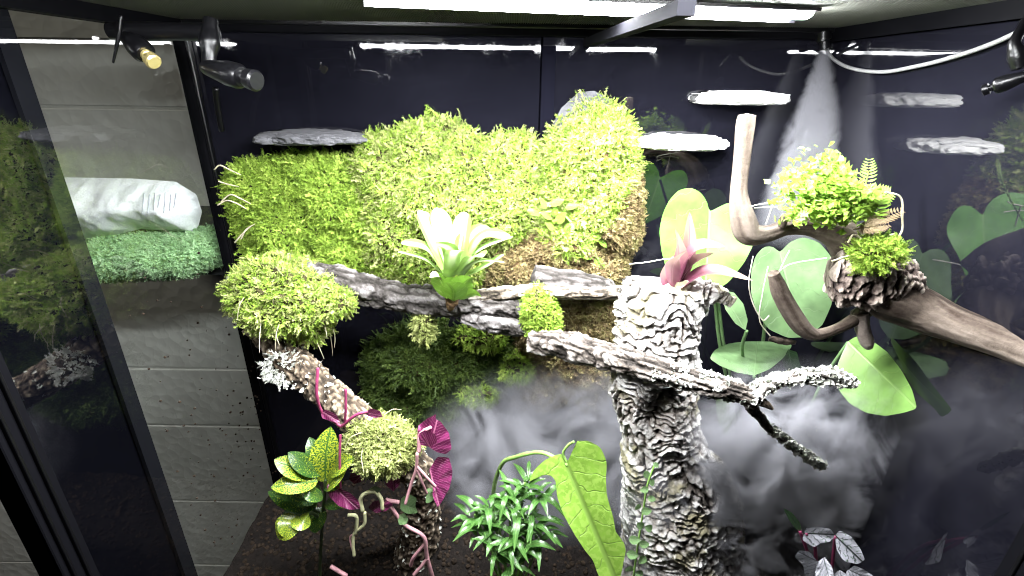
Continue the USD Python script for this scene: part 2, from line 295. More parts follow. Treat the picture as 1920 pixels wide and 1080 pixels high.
strip_light(sa, sb, 'long glowing white strip light under the mesh screen at the top', M['diffuser'], True)
strip_light(np.array([-.325, .362, ZT-.0045]), np.array([.295, .362, ZT-.0045]), 'second strip light, seen only as thin white lines mirrored in the back panel', em2, False)

# ------------------------------------------------------------------ ground
gx, gy = np.meshgrid(np.linspace(XL+.001, XR-.001, 150), np.linspace(YF, YB-.001, 70), indexing='ij')
gz = .0+.035*(fbm(np.stack([gx*7, gy*7, gx*0], -1), 4, 5)-.5)+.05*np.exp(-((gx-.03)**2/.03+(gy-.60)**2/.012))+.012*(fbm(np.stack([gx*60, gy*60, gx*0], -1), 3, 8)-.5)
gz += .03*np.exp(-((gx+.11)**2/.004+(gy-.60)**2/.01)) - .02
def gridmesh(X, Y, Z):
    n, m = X.shape; i = np.arange(n-1)[:, None]*m+np.arange(m-1)[None]
    return np.stack([X, Y, Z], -1).reshape(-1, 3), np.concatenate([np.stack([i, i+m, i+m+1], -1).reshape(-1, 3), np.stack([i, i+m+1, i+1], -1).reshape(-1, 3)])
single('soil_ground', gridmesh(gx, gy, gz), M['soil'], 'dark damp soil covering the floor of the terrarium', kind='structure', smooth=True)
def ground_z(x, y):
    i = np.clip(np.round((x-XL)/(XR-XL)*149).astype(int), 0, 149); j = np.clip(np.round((y-YF)/(YB-YF)*69).astype(int), 0, 69); return gz[i, j]
def instancer(path, protos, pos, rot, scale, idx, base, kind='stuff', label=None):
    """protos: list of (mesh, material); rot: scipy Rotation"""
    pi = UsdGeom.PointInstancer.Define(stage, path); t = []
    for k, (m, mt) in enumerate(protos):
        pp = f'{path}/kind_{"abcdefghij"[k]}'; put(pp, m, mt); t.append(Sdf.Path(pp))
    pi.CreatePrototypesRel().SetTargets(t); pi.CreateProtoIndicesAttr(Vt.IntArray.FromNumpy(np.asarray(idx, np.int32)))
    pi.CreatePositionsAttr(Vt.Vec3fArray.FromNumpy((np.asarray(pos)-base).astype(np.float32)))
    q = rot.as_quat(); pi.CreateOrientationsAttr(Vt.QuathArray([Gf.Quath(float(w), float(x), float(y), float(z)) for x, y, z, w in q]))
    s = np.asarray(scale, np.float32); s = np.repeat(s[:, None], 3, 1) if s.ndim == 1 else s
    pi.CreateScalesAttr(Vt.Vec3fArray.FromNumpy(s)); setdata(pi.GetPrim(), label, None, None, kind)
rng = np.random.default_rng(11)
def blob(seed, sub=2, amp=.35):
    m = trimesh.creation.icosphere(subdivisions=sub); v = m.vertices*(1-amp/2+amp*fbm(m.vertices*1.7+seed*7, 3, seed)[:, None]*1.4); return v, m.faces
n = 2600; X = rng.uniform(XL+.01, XR-.01, n); Y = rng.uniform(.5, YB-.004, n)
UsdGeom.Xform.Define(stage, '/World/soil_crumbs'); setdata(stage.GetPrimAtPath('/World/soil_crumbs'), 'loose brown soil crumbs and bark bits scattered over the soil', 'soil', None, 'stuff')
instancer('/World/soil_crumbs/crumb', [(blob(k, 1), M['crumb']) for k in range(4)], np.stack([X, Y, ground_z(X, Y)+.0005], -1), Rotation.random(n, random_state=2), rng.uniform(.0012, .0042, n), rng.integers(0, 4, n), np.zeros(3))

# ------------------------------------------------------------------ moss
def frond(seed, leaf=.24, pairs=11, bend=.5):
    g = np.random.default_rng(seed); V, Fc = [], []
    t = np.linspace(0, 1, pairs+1); ang = bend*t; c = np.cumsum(np.stack([np.sin(ang)*(1/pairs), 0*t, np.cos(ang)*(1/pairs)], -1), 0)
    c[:, 1] += .10*np.sin(t*3+seed)*t
    for i in range(pairs):                                         # stem
        a, b, w = c[i], c[i+1], .022; k = len(V)
        V += [a+[0, w, 0], a-[0, w, 0], b-[0, w, 0], b+[0, w, 0]]; Fc += [[k, k+1, k+2], [k, k+2, k+3]]
    for i in range(1, pairs+1):
        L = leaf*(1.25-.75*t[i])*g.uniform(.75, 1.25); tan = nrm(c[i]-c[i-1])
        for s in (-1, 1):
            d = nrm(tan*g.uniform(.5, 1.0)+np.array([g.uniform(-.5, .5), s*1.0, g.uniform(-.3, .3)])); w = nrm(np.cross(d, g.normal(size=3)))*L*.24
            k = len(V); V += [c[i], c[i]+d*L*.45+w, c[i]+d*L, c[i]+d*L*.45-w]; Fc += [[k, k+1, k+2], [k, k+2, k+3]]
    return np.array(V), np.array(Fc)
FROND = [frond(k, (.26, .2, .3, .16, .22)[k], (9, 10, 8, 11, 9)[k], (.4, .9, .6, 1.2, -.5)[k]) for k in range(5)]
BUSHY = [frond(20+k, (.34, .42, .3)[k], 8, (.6, 1.1, .3)[k]) for k in range(3)]
def moss_rot(N, g, spread=.9, droop=.0, lift=0.):
    T = g.normal(size=N.shape); T -= N*np.sum(T*N, 1, keepdims=True); T /= np.linalg.norm(T, axis=1, keepdims=True)+1e-9
    Z = N+T*np.abs(g.normal(spread, .45, len(N)))[:, None]+np.array([0, 0, lift-droop]); Z /= np.linalg.norm(Z, axis=1, keepdims=True)
    X = g.normal(size=N.shape); X -= Z*np.sum(X*Z, 1, keepdims=True); X /= np.linalg.norm(X, axis=1, keepdims=True)
    return Rotation.from_matrix(np.stack([X, np.cross(Z, X), Z], -1))
def moss_on(t, pos, N, size, mats, seed, spread=.9, droop=0., lift=0., protos=None, name='moss', label=None):
    g = np.random.default_rng(seed); pr = protos or FROND
    P = [(f, m) for m in mats for f in pr]
    instancer(numbered(t.path, name), P[:10], pos, moss_rot(N, g, spread, droop, lift), g.uniform(size*.65, size*1.4, len(pos)), g.integers(0, min(10, len(P)), len(pos)), t.base, label=label)
def sample(mesh, n, seed):
    m = trimesh.Trimesh(mesh[0], mesh[1], process=False); g = np.random.default_rng(seed)
    fi = g.choice(len(m.faces), n, p=m.area_faces/m.area_faces.sum()); a, b = g.random(n), g.random(n); k = a+b > 1; a[k], b[k] = 1-a[k], 1-b[k]
    tr = m.triangles[fi]; return tr[:, 0]+a[:, None]*(tr[:, 1]-tr[:, 0])+b[:, None]*(tr[:, 2]-tr[:, 0]), m.face_normals[fi]
def pad(poly, Y, thick, seed, step=.006, edge=.03, rough=.35):
    """A cushion standing on the plane at depth Y, with the outline poly (photograph pixels); returns its mesh."""
    P3 = np.array([at(x, y, Y) for x, y in poly]); pg = Polygon(P3[:, [0, 2]]).buffer(0).buffer(.003)
    if pg.geom_type != 'Polygon': pg = max(pg.geoms, key=lambda q: q.area)
    x0, z0, x1, z1 = pg.bounds; gx, gz = np.meshgrid(np.arange(x0, x1, step), np.arange(z0, z1, step)); p = np.stack([gx.ravel(), gz.ravel()], -1)
    p += np.random.default_rng(seed).uniform(-.3, .3, p.shape)*step; p = p[shapely.contains_xy(pg.buffer(-step*.5), p[:, 0], p[:, 1])]
    b = np.array([pg.exterior.interpolate(s).coords[0] for s in np.arange(0, pg.exterior.length, step)]); q = np.vstack([p, b])
    dist = np.array([pg.exterior.distance(Point(*a)) for a in q])
    hgt = thick*(1-np.exp(-dist/edge))/(1-math.exp(-1.5))*(1-rough+2*rough*fbm(np.stack([q[:, 0]*22, q[:, 1]*22, 0*q[:, 0]+seed], -1), 3, seed))
    hgt[len(p):] = .001
    tri = Delaunay(q).simplices; cen = q[tri].mean(1); tri = tri[shapely.contains_xy(pg, cen[:, 0], cen[:, 1])]
    v = np.stack([q[:, 0], Y-hgt, q[:, 1]], -1)
    nn = np.cross(v[tri[:, 1]]-v[tri[:, 0]], v[tri[:, 2]]-v[tri[:, 0]]); fl = nn[:, 1] > 0; tri[fl] = tri[fl][:, ::-1]
    bx = np.array([[q[:, 0].min(), Y+.001, q[:, 1].min()]])
    return v, tri
def mossmat_thing(name, label, cat, poly, Y, thick, n, size, mats, seed, back='backing', spread=.9, droop=.15, lift=0., protos=None, edge=.03, rough=.35, select=None):
    m = pad(poly, Y, thick, seed, edge=edge, rough=rough); t = Thing(name, label, cat, (m[0][:, 0].mean(), Y, m[0][:, 2].min()))
    t.add('backing', m, M[back], smooth=True)
    p, N = sample(m, n, seed+1)
    if select is not None: k = select(p); p, N = p[k], N[k]
    moss_on(t, p, N, size, [M[x] for x in mats], seed+2, spread, droop, lift, protos)
    q, Q = sample(m, n//22, seed+7); moss_on(t, q, Q, size*1.45, [M[x] for x in mats], seed+8, .45, .1, .25, protos, name='stray_frond'); return t, m

MY = YB-.002
polyL = [(428, 340), (448, 312), (520, 300), (600, 291), (640, 297), (662, 325), (692, 345), (722, 420), (730, 520), (640, 525), (560, 500), (472, 488), (455, 440), (440, 400)]
polyM = [(664, 300), (690, 255), (742, 248), (765, 235), (830, 222), (880, 243), (905, 267), (940, 254), (985, 250), (1003, 262), (1014, 295), (1034, 400), (1010, 440), (935, 470), (905, 535), (800, 548), (700, 528), (672, 440)]
polyR = [(1016, 300), (1042, 245), (1066, 222), (1085, 200), (1110, 190), (1140, 200), (1164, 215), (1180, 240), (1188, 300), (1198, 370), (1194, 440), (1172, 470), (1160, 530), (1000, 540), (910, 535), (932, 470), (990, 420), (1012, 380)]
mossmat_thing('moss_mat', 'bright green moss mat at the left end of the back panel, under the grey ledge', 'moss', polyL, MY, .030, 11000, .0108, ['moss'], 31, spread=1.3, rough=.75)
mossmat_thing('moss_mat', 'tall pale green moss mat behind the green bromeliad', 'moss', polyM, MY, .038, 13000, .0105, ['moss', 'moss_yellow'], 41, spread=1.3, rough=.65)
mR = pad(polyR, MY, .062, 51, edge=.025, rough=.5)
tR = Thing('moss_mound', 'moss covered bark mound rising right of the back seam, brown on its right side', 'moss', (.07, MY, .35))
tR.add('backing', mR, M['brown_backing'], smooth=True)
p, N = sample(mR, 15000, 52)
A_, B_, C_, D_ = (at(x, y, MY-.045) for x, y in ((975, 425), (1085, 468), (1130, 425), (1190, 330)))
def green(p):
    line = np.interp(p[:, 0], [A_[0], B_[0], C_[0], D_[0]], [A_[2], B_[2], C_[2], D_[2]])+.02*(fbm(p*40, 2, 3)-.5); return p[:, 2] > line
k = green(p)
moss_on(tR, p[k], N[k], .0115, [M['moss'], M['moss_yellow']], 53, 1.2, .1); k2 = k & (np.arange(len(p)) % 22 == 0); moss_on(tR, p[k2], N[k2], .0165, [M['moss'], M['moss_yellow']], 57, .4, .1, .25, name='stray_frond')
moss_on(tR, p[~k], N[~k], .009, [M['moss_brown']], 54, 1.0, .1, protos=BUSHY, name='brown_moss', label='brown dried moss on the bare side of the mound')
wv = pad([(1020, 275), (1055, 205), (1085, 178), (1112, 174), (1142, 190), (1165, 215), (1120, 260), (1060, 300), (1016, 330)], MY-.004, .03, 57)
tR.add('bark_knob', wv, M['dimmed_grey'], smooth=True, label='bare grey bark edge at the top of the mound')
polyD = [(700, 640), (745, 625), (792, 590), (850, 620), (880, 604), (940, 622), (965, 660), (985, 705), (960, 730), (900, 742), (860, 785), (760, 792), (705, 760), (688, 700)]
mossmat_thing('moss_mat', 'green moss mat low on the back panel under the bark log, shade put in its dark colour', 'moss', polyD, MY, .036, 9000, .014, ['moss_shaded'], 61, spread=.8, droop=.35, rough=.95)
polyE = [(960, 560), (1060, 552), (1150, 560), (1155, 690), (1110, 785), (1040, 800), (985, 770), (955, 720), (975, 660)]
mossmat_thing('moss_mat', 'brown dried moss mat left of the cork trunk with fog drifting over it', 'moss', polyE, MY, .045, 8000, .011, ['moss_brown'], 71, back='brown_backing', protos=BUSHY, rough=.6)
# dry wisps at the left end of the moss
wt = Thing('dry_wisps', 'curled dry pale tendrils sticking out left of the moss mat', 'plant wisp', at(440, 380, .72))
for pl in ([(402, 318), (412, 310), (430, 318), (452, 328)], [(415, 378), (432, 365), (450, 372), (470, 382)], [(408, 385), (425, 376), (445, 382), (462, 392)], [(440, 455), (455, 438), (470, 425)], [(452, 448), (462, 430), (478, 420)], [(410, 340), (425, 345), (448, 350)]):
    wt.add('tendril', tube3([at(x, y, .715-.002*i) for i, (x, y) in enumerate(pl)], [.0011]*(len(pl)-1)+[.0005], 5, 12)[:2], M['wisp'], True)

# ------------------------------------------------------------------ ledges of white foam on magnets
def ledge(cx, cy, wpx, hpx, depth, mt, label, seed, Y0=YB-.001):
    c = at(cx, cy, Y0-depth*.6); a = wpx*mpp(c)/2; hh = hpx*mpp(c)/2
    m = trimesh.creation.icosphere(subdivisions=5); v = np.array(m.vertices)
    fz = np.where(v[:, 2] > 0, 1.0, .55); n_ = fbm(v*[2.6, 2.6, 1.2]+seed*9, 4, seed)-.5; n2 = fbm(v*[7, 7, 3]+seed*5, 3, seed+3)-.5
    v = np.sign(v)*np.abs(v)**[.85, .85, .6]
    v = v*[a, depth, hh]*(1+.38*n_+.22*n2)[:, None]; v[:, 2] *= fz; v[:, 1] = np.minimum(v[:, 1], 0)
    v += [c[0], Y0-.0005, c[2]]
    t = Thing('wall_ledge', label, 'ledge', (c[0], Y0, c[2]))
    t.add('shelf', (v, m.faces), mt, smooth=45)
    t.add('magnet', box((c[0]-a*1.06, Y0-.012, c[2]-hh*.35), (c[0]-a*.8, Y0, c[2]+hh*.55), .003), M['magnet'])
ledge(1398, 188, 176, 34, .052, M['white_foam'], 'upper of the two bright white ledges on the right of the back panel', 3)
ledge(1284, 273, 174, 36, .055, M['white_foam'], 'lower bright white ledge, between the moss mound and the upright driftwood', 6)
ledge(575, 264, 205, 34, .060, M['dimmed_grey'], 'wrinkled ledge on the back panel above the left moss mat, weak light put in its grey colour', 9)

# ------------------------------------------------------------------ branches
def bark(A=.0028, fs=34, fr=130, fine=.0006, seed=0):
    def fn(s, x, y, th):
        q = np.stack([s*fs, x*fr, y*fr], -1); n1 = fbm(q, 4, seed); rid = 1-np.abs(2*noise(q*1.3+7, seed+5)-1)
        n2 = fbm(np.stack([s*400, x*400, y*400], -1), 2, seed+9); low = fbm(np.stack([s*14, x*16, y*16], -1), 2, seed+2)-.5
        d = A*(1.3*(n1-.5)*2-.9*rid**3+.3)+fine*(n2-.5)*2+A*1.6*low; return d, np.clip(.55+1.3*(n1-.5)-.55*rid**3+.25*(n2-.5), 0, 1)
    return fn
def cork(A=.0085, fl=95, seed=0):
    def fn(s, x, y, th):
        w = fbm(np.stack([s*16, x*22, y*22], -1), 3, seed)-.5; w2 = fbm(np.stack([s*45, x*60, y*60], -1), 3, seed+4)-.5
        w3 = fbm(np.stack([s*130, x*110, y*110], -1), 2, seed+14)-.5; L = s*fl+6.5*w+2.6*w2+.7*w3; i = np.floor(L); fr_ = L-i
        lo_ = noise(np.stack([s*24, x*30, y*30], -1), seed+31); L2 = s*fl*.55+5*w+2.6*w2; k2 = np.clip((lo_-.42)/.16, 0, 1)
        L = np.where(k2 > .5, L2, L); i = np.floor(L); fr_ = L-i
        plate = noise(np.stack([i*3.7, x*20+i*1.3, y*20], -1), seed+6); crack = 1-np.abs(2*noise(np.stack([i*9.1, x*48, y*48], -1), seed+7)-1)
        saw = fr_**.7*(1-np.clip((fr_-.86)/.14, 0, 1)**2)
        fine = fbm(np.stack([s*420, x*420, y*420], -1), 2, seed+8)-.5; big = fbm(np.stack([s*9, x*9, y*9], -1), 2, seed+11)-.5
        blk = fbm(np.stack([s*150, x*120, y*120], -1), 3, seed+41)-.5
        am = .35+1.3*noise(np.stack([s*35, x*40, y*40], -1), seed+37); d = A*(saw*(.35+.9*plate)*am-.25)+A*.9*blk-A*.45*np.clip(crack-.80, 0, 1)*4+.0012*fine+.016*big
        return d, np.clip(.20+.72*saw**.55*(.55+.6*plate)*(.6+.4*np.clip(am, 0, 1))+.45*blk-1.0*np.clip(crack-.82, 0, 1)*3+.35*fine, 0, 1)
    return fn
def grain(A=.0016, seed=0, fr=110, fs=9):
    def fn(s, x, y, th):
        q = np.stack([s*fs, x*fr, y*fr], -1); n1 = fbm(q, 4, seed)-.5; low = fbm(np.stack([s*18, x*20, y*20], -1), 2, seed+2)-.5
        return A*2.2*n1+.006*low, np.clip(.55+1.3*n1+.5*low, 0, 1)
    return fn
# left log with its descending branch
log = Thing('bark_log', 'grey bark log lying across the tank under the green bromeliad, moss on its left end', 'log', at(700, 570, .59))
def addb(t, name, pts, mt, disp, nt=90, ns=260, seed=0, label=None, flat=1.0):
    v, f, h = tubep(pts, nt, ns, disp, seed, flat); t.add(name, (v, f), M[mt], True, h=h, label=label); return v, f
Y0 = .60
lA = addb(log, 'log', [(452, 545, 0.660, 40), (520, 528, 0.660, 42), (610, 528, 0.660, 33), (680, 542, 0.660, 30), (745, 557, 0.660, 26), (820, 566, 0.660, 27), (900, 572, 0.650, 24), (985, 578, 0.645, 23), (1025, 582, 0.640, 20)], 'b_grey', bark(.0044, 48, 85, .0012, seed=2), 110, 420)
addb(log, 'thin_branch', [(880, 556, .65, 12), (940, 552, .645, 14), (1010, 546, .635, 14), (1090, 550, .615, 13), (1160, 548, .585, 12), (1200, 540, .56, 13), (1250, 533, .545, 14)], 'b_pale', bark(.0018, 40, 150, seed=4), 60, 300)
addb(log, 'lower_limb', [(868, 590, 0.645, 15), (920, 604, 0.640, 17), (975, 612, 0.635, 17), (1015, 620, 0.630, 14)], 'b_grey', bark(.0044, 48, 90, .0012, seed=6), 64, 150)
addb(log, 'stub', [(1000, 520, .66, 22), (1060, 530, .66, 24), (1130, 540, .65, 20), (1150, 545, .64, 10)], 'b_grey', bark(.003, 34, 120, seed=7), 60, 120)
lG = addb(log, 'descending_branch', [(500, 600, .64, 42), (540, 665, .61, 33), (590, 715, .585, 30), (645, 765, .56, 30), (700, 815, .545, 34), (752, 855, .545, 36), (792, 900, .55, 31), (792, 955, .56, 32), (785, 1010, .57, 37), (775, 1080, .58, 46)], 'b_tan', bark(.0036, 110, 130, .0018, seed=9), 90, 420)
def clump(cx, cy, Y, rx, ry, ryd, seed, amp=.25, rot=0.):
    c = at(cx, cy, Y); k = mpp(c); m = trimesh.creation.icosphere(subdivisions=4); v = np.array(m.vertices)
    v = v*(1+amp*(fbm(v*1.8+seed, 3, seed)-.5)*2)[:, None]; v *= [rx*k, ryd, ry*k]; cr, sr = math.cos(rot), math.sin(rot)
    v = np.stack([v[:, 0]*cr-v[:, 2]*sr, v[:, 1], v[:, 0]*sr+v[:, 2]*cr], -1); return v+c, m.faces
def moss_clump(label, shape, n, size, mats, seed, spread=.9, droop=.25, strands=0):
    c = shape[0].mean(0); t = Thing('moss_clump', label, 'moss', (c[0], c[1], shape[0][:, 2].min()))
    t.add('backing', shape, M['backing'], True); p, N = sample(shape, n, seed); k = N[:, 1] < .55; moss_on(t, p[k], N[k], size, [M[x] for x in mats], seed+1, spread, droop)
    g = np.random.default_rng(seed+5)
    for i in range(strands):
        j = g.integers(0, len(p)); 
        while N[j][1] > -.1: j = g.integers(0, len(p))
        d = nrm(N[j]*.5+g.normal(size=3)*.7+[0, 0, -.35]); L = g.uniform(.018, .04); q = p[j]+N[j]*.004
        t.add('dry_strand', tube3([q, q+d*L*.5+N[j]*.004, q+d*L+[0, 0, -.006]], [.0006, .0006, .0003], 4, 8)[:2], M['wisp'], True)
    return t
moss_clump('yellow green moss clump wrapped round the left end of the grey log', clump(545, 563, .625, 90, 78, .046, 81, .62), 6500, .0115, ['moss_yellow', 'moss'], 82, spread=1.4, strands=16)
moss_clump('fluffy round moss clump on the descending branch among purple leaves', clump(715, 832, .530, 60, 40, .034, 85, .55, rot=-.3), 3600, .0105, ['moss_yellow'], 86, spread=1.4, strands=5)
moss_clump('short bright lime moss collar where the log meets the crossing branch', clump(1014, 590, .625, 30, 54, .024, 88, .3, rot=.22), 2800, .0075, ['moss'], 89, 1.3)
moss_clump('small ragged moss tuft hanging under the grey log in the shade', clump(796, 606, .655, 13, 30, .012, 95, .6), 420, .011, ['moss_yellow'], 96, spread=1.0, droop=.5)
for cx, cy, rx, ry, sd_, lb in ((970, 690, 26, 18, 201, 'yellow green moss tuft coloured as if lit at the right edge of the dark lower mat'), (895, 738, 34, 14, 203, 'ragged moss tuft coloured as if lit along the bottom of the dark lower mat'), (770, 775, 26, 16, 205, 'lowest moss tuft under the dark lower mat, behind the purple leaves'), (905, 628, 40, 22, 207, 'upper moss tuft of the dark lower mat, coloured as if lit, just under the log')):
    moss_clump(lb, clump(cx, cy, .722, rx, ry, .018, sd_, .6), 620, .0125, ['moss' if sd_ != 205 else 'moss_shaded'], sd_, spread=.8, droop=.4)  # plain moss colour on the darkened mat stands in for catching light
# crossing branch in front of the trunk
cross = Thing('crossing_branch', 'pale lichen crusted branch crossing in front of the cork trunk, forked at its right end', 'branch', at(1200, 685, .46))
cD = addb(cross, 'branch', [(1002, 640, .60, 19), (1050, 646, .565, 23), (1110, 660, .525, 25), (1180, 678, .47, 27), (1240, 696, .44, 26), (1310, 714, .425, 24), (1370, 732, .415, 22), (1420, 748, .41, 19)], 'b_lich', bark(.0038, 46, 120, .0015, seed=12), 90, 460)
cE = addb(cross, 'fork', [(1405, 742, .412, 14), (1440, 722, .413, 15), (1490, 708, .413, 16), (1545, 704, .412, 17), (1580, 712, .412, 15), (1598, 719, .412, 11)], 'b_lich', bark(.0032, 50, 130, .0014, seed=13), 64, 200)
addb(cross, 'broken_tip', [(1416, 746, .409, 13), (1432, 756, .407, 10), (1448, 768, .405, 4)], 'b_tan', bark(.002, 20, 200, seed=14), 40, 60, label='pale freshly broken wood tip')
cF = addb(cross, 'twig', [(1400, 752, .415, 12), (1425, 785, .42, 9), (1452, 812, .425, 8), (1488, 838, .43, 8), (1515, 858, .432, 8), (1540, 876, .434, 6)], 'b_lich', bark(.002, 60, 160, .0012, seed=15), 48, 160)
def flake(seed):
    g = np.random.default_rng(seed); a = np.linspace(0, 2*np.pi, 9)[:-1]; R = 1+.35*g.normal(size=8); v = [[0, 0, 0]]+[[r*math.cos(t), r*math.sin(t), g.uniform(.1, .7)] for r, t in zip(R, a)]
    v += [[.5*r*math.cos(t+.4), .5*r*math.sin(t+.4), g.uniform(-.1, .25)] for r, t in zip(R, a)]
    f = []
    for i in range(8):
        j = (i+1) % 8; f += [[0, 9+i, 9+j], [9+i, 1+i, 1+j], [9+i, 1+j, 9+j]]
    return np.array(v), np.array(f)
FL = [flake(k) for k in range(5)]
def lichen(t, shape, n, lo, hi, seed, sel=None, label='white lichen flakes'):
    p, N = sample(shape, n*4, seed); k = (N[:, 2] > -.35)
    k &= fbm(p*70, 2, seed) > .47
    if sel is not None: k &= sel(p)
    p, N = p[k][:n], N[k][:n]; g = np.random.default_rng(seed)
    instancer(numbered(t.path, 'lichen'), [(f, M['lichen']) for f in FL], p, moss_rot(N, g, .35), g.uniform(lo, hi, len(p)), g.integers(0, 5, len(p)), t.base, label=label)
xD = at(1215, 690, .45)[0]
lichen(cross, cD, 900, .0010, .0026, 15, lambda p: p[:, 0] > xD)
lichen(cross, cE, 520, .0011, .0030, 16)
lichen(cross, cF, 260, .0018, .0048, 17, lambda p: p[:, 0] > at(1440, 805, .425)[0])
lichen(log, lG, 260, .0015, .004, 18)
wl = clump(528, 690, .585, 22, 22, .016, 19, .4); g = np.random.default_rng(4); p, N = sample(wl, 130, 6)
instancer(numbered(log.path, 'bushy_lichen'), [(f, M['lichen']) for f in BUSHY], p, moss_rot(N, g, .5), g.uniform(.008, .016, len(p)), g.integers(0, 3, len(p)), log.base, label='tuft of white branching lichen under the moss')

# cork trunk
trunk = Thing('cork_trunk', 'thick upright trunk of pale layered cork bark in the middle of the tank', 'trunk', at(1255, 1080, .50))
tv, tf, th_ = tubep([(1252, 536, .515, 72), (1246, 560, .512, 76), (1236, 610, .508, 72), (1229, 680, .503, 71), (1228, 740, .50, 69), (1234, 800, .498, 66), (1248, 860, .50, 76), (1262, 930, .502, 92), (1262, 1000, .505, 92), (1262, 1080, .51, 104), (1262, 1160, .52, 112)], 300, 760, cork(.0066, 128, 21), 1)
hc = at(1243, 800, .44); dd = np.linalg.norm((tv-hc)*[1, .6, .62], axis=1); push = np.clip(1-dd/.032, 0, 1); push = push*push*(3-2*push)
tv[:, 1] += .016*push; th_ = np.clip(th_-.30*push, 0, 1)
tc = at(1252, 536, .515); up = tv[:, 2] > tc[2]-.02; tv[up, 2] += .020*(fbm(tv[up]*45, 2, 4)-.5)
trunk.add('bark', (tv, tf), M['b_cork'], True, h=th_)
addb(trunk, 'burl', [(1285, 850, .495, 22), (1318, 885, .49, 44), (1338, 935, .488, 52), (1336, 1000, .49, 54), (1320, 1080, .495, 62), (1315, 1140, .50, 60)], 'b_cork', cork(.006, 120, 23), 160, 320, label='rounded bulge on the right side of the trunk')
addb(trunk, 'bark_flap', [(1268, 548, .49, 24), (1310, 545, .487, 24), (1345, 552, .485, 18), (1374, 568, .483, 8)], 'b_cork', cork(.006, 110, 25), 90, 140, flat=.55, label='loose flap of bark jutting from the top right of the trunk')

# driftwood on the right
drift = Thing('driftwood', 'brown driftwood reaching in from the right edge, with upright finger and shaggy end', 'driftwood', at(1640, 560, .47))
addb(drift, 'upright_finger', [(1401, 216, .50, 13), (1397, 240, .50, 15), (1391, 300, .498, 15), (1386, 360, .495, 15), (1392, 405, .492, 20), (1404, 436, .49, 21), (1440, 437, .488, 15), (1480, 424, .487, 17), (1530, 424, .487, 22), (1575, 440, .487, 30), (1612, 480, .487, 45), (1625, 520, .487, 52)], 'b_drift', grain(.0022, 31), 80, 460)
addb(drift, 'root_end', [(1556, 512, .475, 20), (1574, 514, .473, 44), (1610, 520, .470, 56), (1660, 528, .466, 58), (1700, 545, .460, 42), (1722, 562, .455, 20)], 'b_root', bark(.006, 150, 80, .0018, seed=33), 200, 360, label='shaggy dark root end with peeling bark')
addb(drift, 'limb', [(1630, 545, .466, 36), (1668, 556, .460, 46), (1720, 577, .45, 42), (1780, 603, .43, 36), (1850, 630, .405, 33), (1920, 655, .38, 33), (2010, 690, .345, 36)], 'b_drift', grain(.002, 35, 120, 7), 110, 300)
addb(drift, 'hooked_twig', [(1450, 512, .47, 8), (1462, 545, .47, 13), (1480, 580, .47, 14), (1505, 615, .47, 15), (1530, 627, .47, 12), (1565, 618, .47, 11), (1600, 600, .47, 13), (1630, 575, .47, 16)], 'b_drift', grain(.0012, 37, 160, 12), 60, 260)
addb(drift, 'knot', [(1466, 424, .478, 7), (1470, 410, .476, 8), (1473, 403, .475, 5)], 'b_drift', grain(.0008, 38), 24, 30)
addb(drift, 'spur', [(1612, 585, .47, 14), (1617, 615, .47, 11), (1625, 640, .47, 10), (1629, 652, .47, 4)], 'b_root', grain(.0012, 39), 36, 60)
moss_clump('small lime moss tuft on the shaggy root end of the driftwood', clump(1642, 472, .440, 34, 20, .015, 91, .6, rot=.2), 900, .0095, ['moss'], 92)
for i, pl in enumerate(([(1690, 395), (1692, 430), (1680, 450)], [(1660, 360), (1690, 372), (1692, 420)], [(1590, 455), (1600, 440), (1615, 450), (1610, 470)], [(1655, 445), (1680, 440), (1692, 460)], [(1560, 490), (1590, 480), (1612, 476)])):
    drift.add('dry_strand', tube3([at(x, y, .445) for x, y in pl], [.0009]*len(pl), 5, 16)[:2], M['wisp'], True)

# ------------------------------------------------------------------ leaves
def outline_leaf(center, tip, outline, Yc, Yt, cup=0.15, nr=9, na=72, wave=0.0, seed=0, bend=0.0):
    """A broad leaf: outline in photograph pixels round the petiole point; it leans from depth Yc at the petiole to Yt at the tip, cupped across, wavy at the edge."""
    c = np.array(center, float); ax = np.array(tip, float)-c; L = np.linalg.norm(ax); ax /= L; ay = np.array([-ax[1], ax[0]])
    O = np.array(outline+[outline[0]], float); s = np.concatenate([[0], np.cumsum(np.linalg.norm(np.diff(O, axis=0), axis=1))])
    t = np.linspace(0, s[-1], na, endpoint=False); B = np.stack([np.interp(t, s, O[:, 0]), np.interp(t, s, O[:, 1])], -1)
    B = B*.6+.2*(np.roll(B, 1, 0)+np.roll(B, -1, 0))
    u = np.linspace(0, 1, nr+1)[1:]
    P = np.vstack([c]+[c+(B-c)*k for k in u]); rel = P-c; X = rel@ax/L; Yy = rel@ay/L
    g = .04*np.sin(X*9+seed)*np.abs(Yy)+wave*np.sin(np.arctan2(Yy, X)*11+seed)*np.hypot(X, Yy)**2
    m = mpp(at(*center, Yc))*L
    depth = Yc+(Yt-Yc)*X-cup*m*np.abs(Yy)+bend*m*X*X+m*g
    V = np.array([at(x, y, d) for (x, y), d in zip(P, depth)])
    F_ = [[0, 1+i, 1+(i+1) % na] for i in range(na)]
    for k in range(nr-1):
        a, b = 1+k*na, 1+(k+1)*na
        for i in range(na):
            j = (i+1) % na; F_ += [[a+i, b+i, b+j], [a+i, b+j, a+j]]
    return V, np.array(F_), np.stack([X, Yy], -1)
